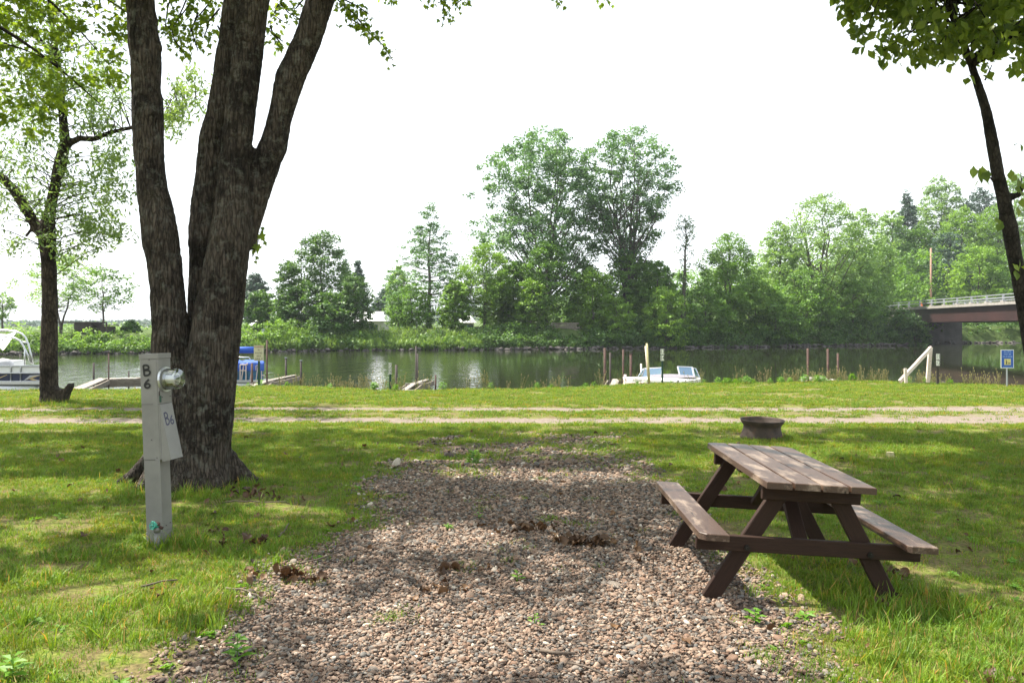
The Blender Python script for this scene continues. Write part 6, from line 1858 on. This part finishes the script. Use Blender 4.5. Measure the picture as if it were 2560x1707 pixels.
scatter('dead_leaf_litter', np.stack([x, y, height(x, y) + .025], 1), np.stack([rgv.normal(0, .5, n), rgv.normal(0, .5, n), rgv.uniform(0, 6.28, n)], 1), rgv.uniform(.02, .07, n), rgv.integers(0, 4, n), dl)

q = []
for (a, b, r, m_) in ((.50, 6.05, .09, 26), (.16, 6.45, .08, 16), (-1.42, 5.2, .12, 22), (-2.35, 7.6, .12, 14), (.60, 6.0, .05, 10), (-1.9, 6.0, .08, 10), (2.55, 3.75, .12, 12), (-.30, 5.35, .10, 8)):
    q.append(np.stack([rgv.normal(a, r, m_), rgv.normal(b, r * .45, m_)], 1))
q = np.concatenate(q); n = len(q)
scatter('dead_leaf_heaps', np.stack([q[:, 0], q[:, 1], height(q[:, 0], q[:, 1]) + rgv.uniform(.02, .06, n)], 1), np.stack([rgv.normal(0, .7, n), rgv.normal(0, .7, n), rgv.uniform(0, 6.28, n)], 1), rgv.uniform(.04, .085, n), rgv.integers(0, 2, n), dl)

# fallen twigs
TW = [([(1240, 1510), (1275, 1516), (1320, 1517)], .010, 'smooth reddish stick lying in the bottom centre gravel'), ([(1160, 1492), (1175, 1505), (1190, 1516)], .006, 'short curved twig left of the reddish stick in the gravel'),
      ([(1300, 1538), (1350, 1549), (1385, 1564)], .006, 'long thin twig running off the bottom edge of the gravel'), ([(325, 1356), (350, 1350), (372, 1345), (408, 1343)], .007, 'thin branch lying in the grass left of the gravel'),
      ([(520, 1362), (570, 1368), (598, 1384), (622, 1400)], .007, 'bent twig where the grass meets the gravel at lower left'), ([(640, 1244), (655, 1228), (664, 1212)], .006, 'pale straight twig standing out of the grass right of the pedestal'),
      ([(690, 1304), (745, 1290), (792, 1270)], .006, 'long twig crossing from the grass onto the gravel'), ([(510, 1165), (540, 1160), (600, 1164), (660, 1160)], .007, 'long curved twig in the grass in front of the maple roots'),
      ([(1660, 1428), (1675, 1438), (1692, 1452)], .008, 'short brown stick in the gravel below the near table leg')]
for k, (pl_, r_, lb_) in enumerate(TW):
    pts = []
    for (dx, dy) in pl_:
        Yd = EYE * FPX / (dy * K - HZ); x_ = (dx * K - 1280) / FPX * Yd; pts.append(Vector((x_, Yd, hz(x_, Yd) + .028)))
    b0 = pts[0].copy(); mb = MB(); pp, rr = dense([p - b0 for p in pts], [r_ * (1 - .5 * i / len(pts)) for i in range(len(pts))], .05)
    rj = random.Random(k); pp = [p + Vector((rj.uniform(-.004, .004), rj.uniform(-.004, .004), rj.uniform(-.004, .004))) for p in pp]
    mb.tube(pp, rr, 6); tag(link('twig', mb.mesh('twig', M['twig'], True), loc=b0), lb_, 'twig')
# small cut stump in the right lawn
p = (2225 - 1280) / FPX; Yd = EYE * FPX / (1141 - HZ)
mb = MB(); mb.lathe([(.05, 0), (.045, .03), (.043, .055), (0, .058)], 12)
tag(link('small_stump', mb.mesh('small_stump', M['palewood']), loc=(p * Yd, Yd, hz(p * Yd, Yd))), 'tiny pale cut stump in the shaded lawn right of the picnic table', 'stump')

# ------------------------------------------------------------------ summer haze over the river
mb = MB(); mb.box((0, 735, 28), (1816, 1556, 62))
mh, n, o = newmat('haze_air')
pv = N(n, 'ShaderNodeVolumePrincipled'); pv.inputs['Color'].default_value = (.86, .93, 1, 1); pv.inputs['Density'].default_value = .00024; pv.inputs['Anisotropy'].default_value = .2
L(n, pv.outputs[0], o.inputs['Volume'])
link('haze', mb.mesh('haze', mh), kind='stuff')
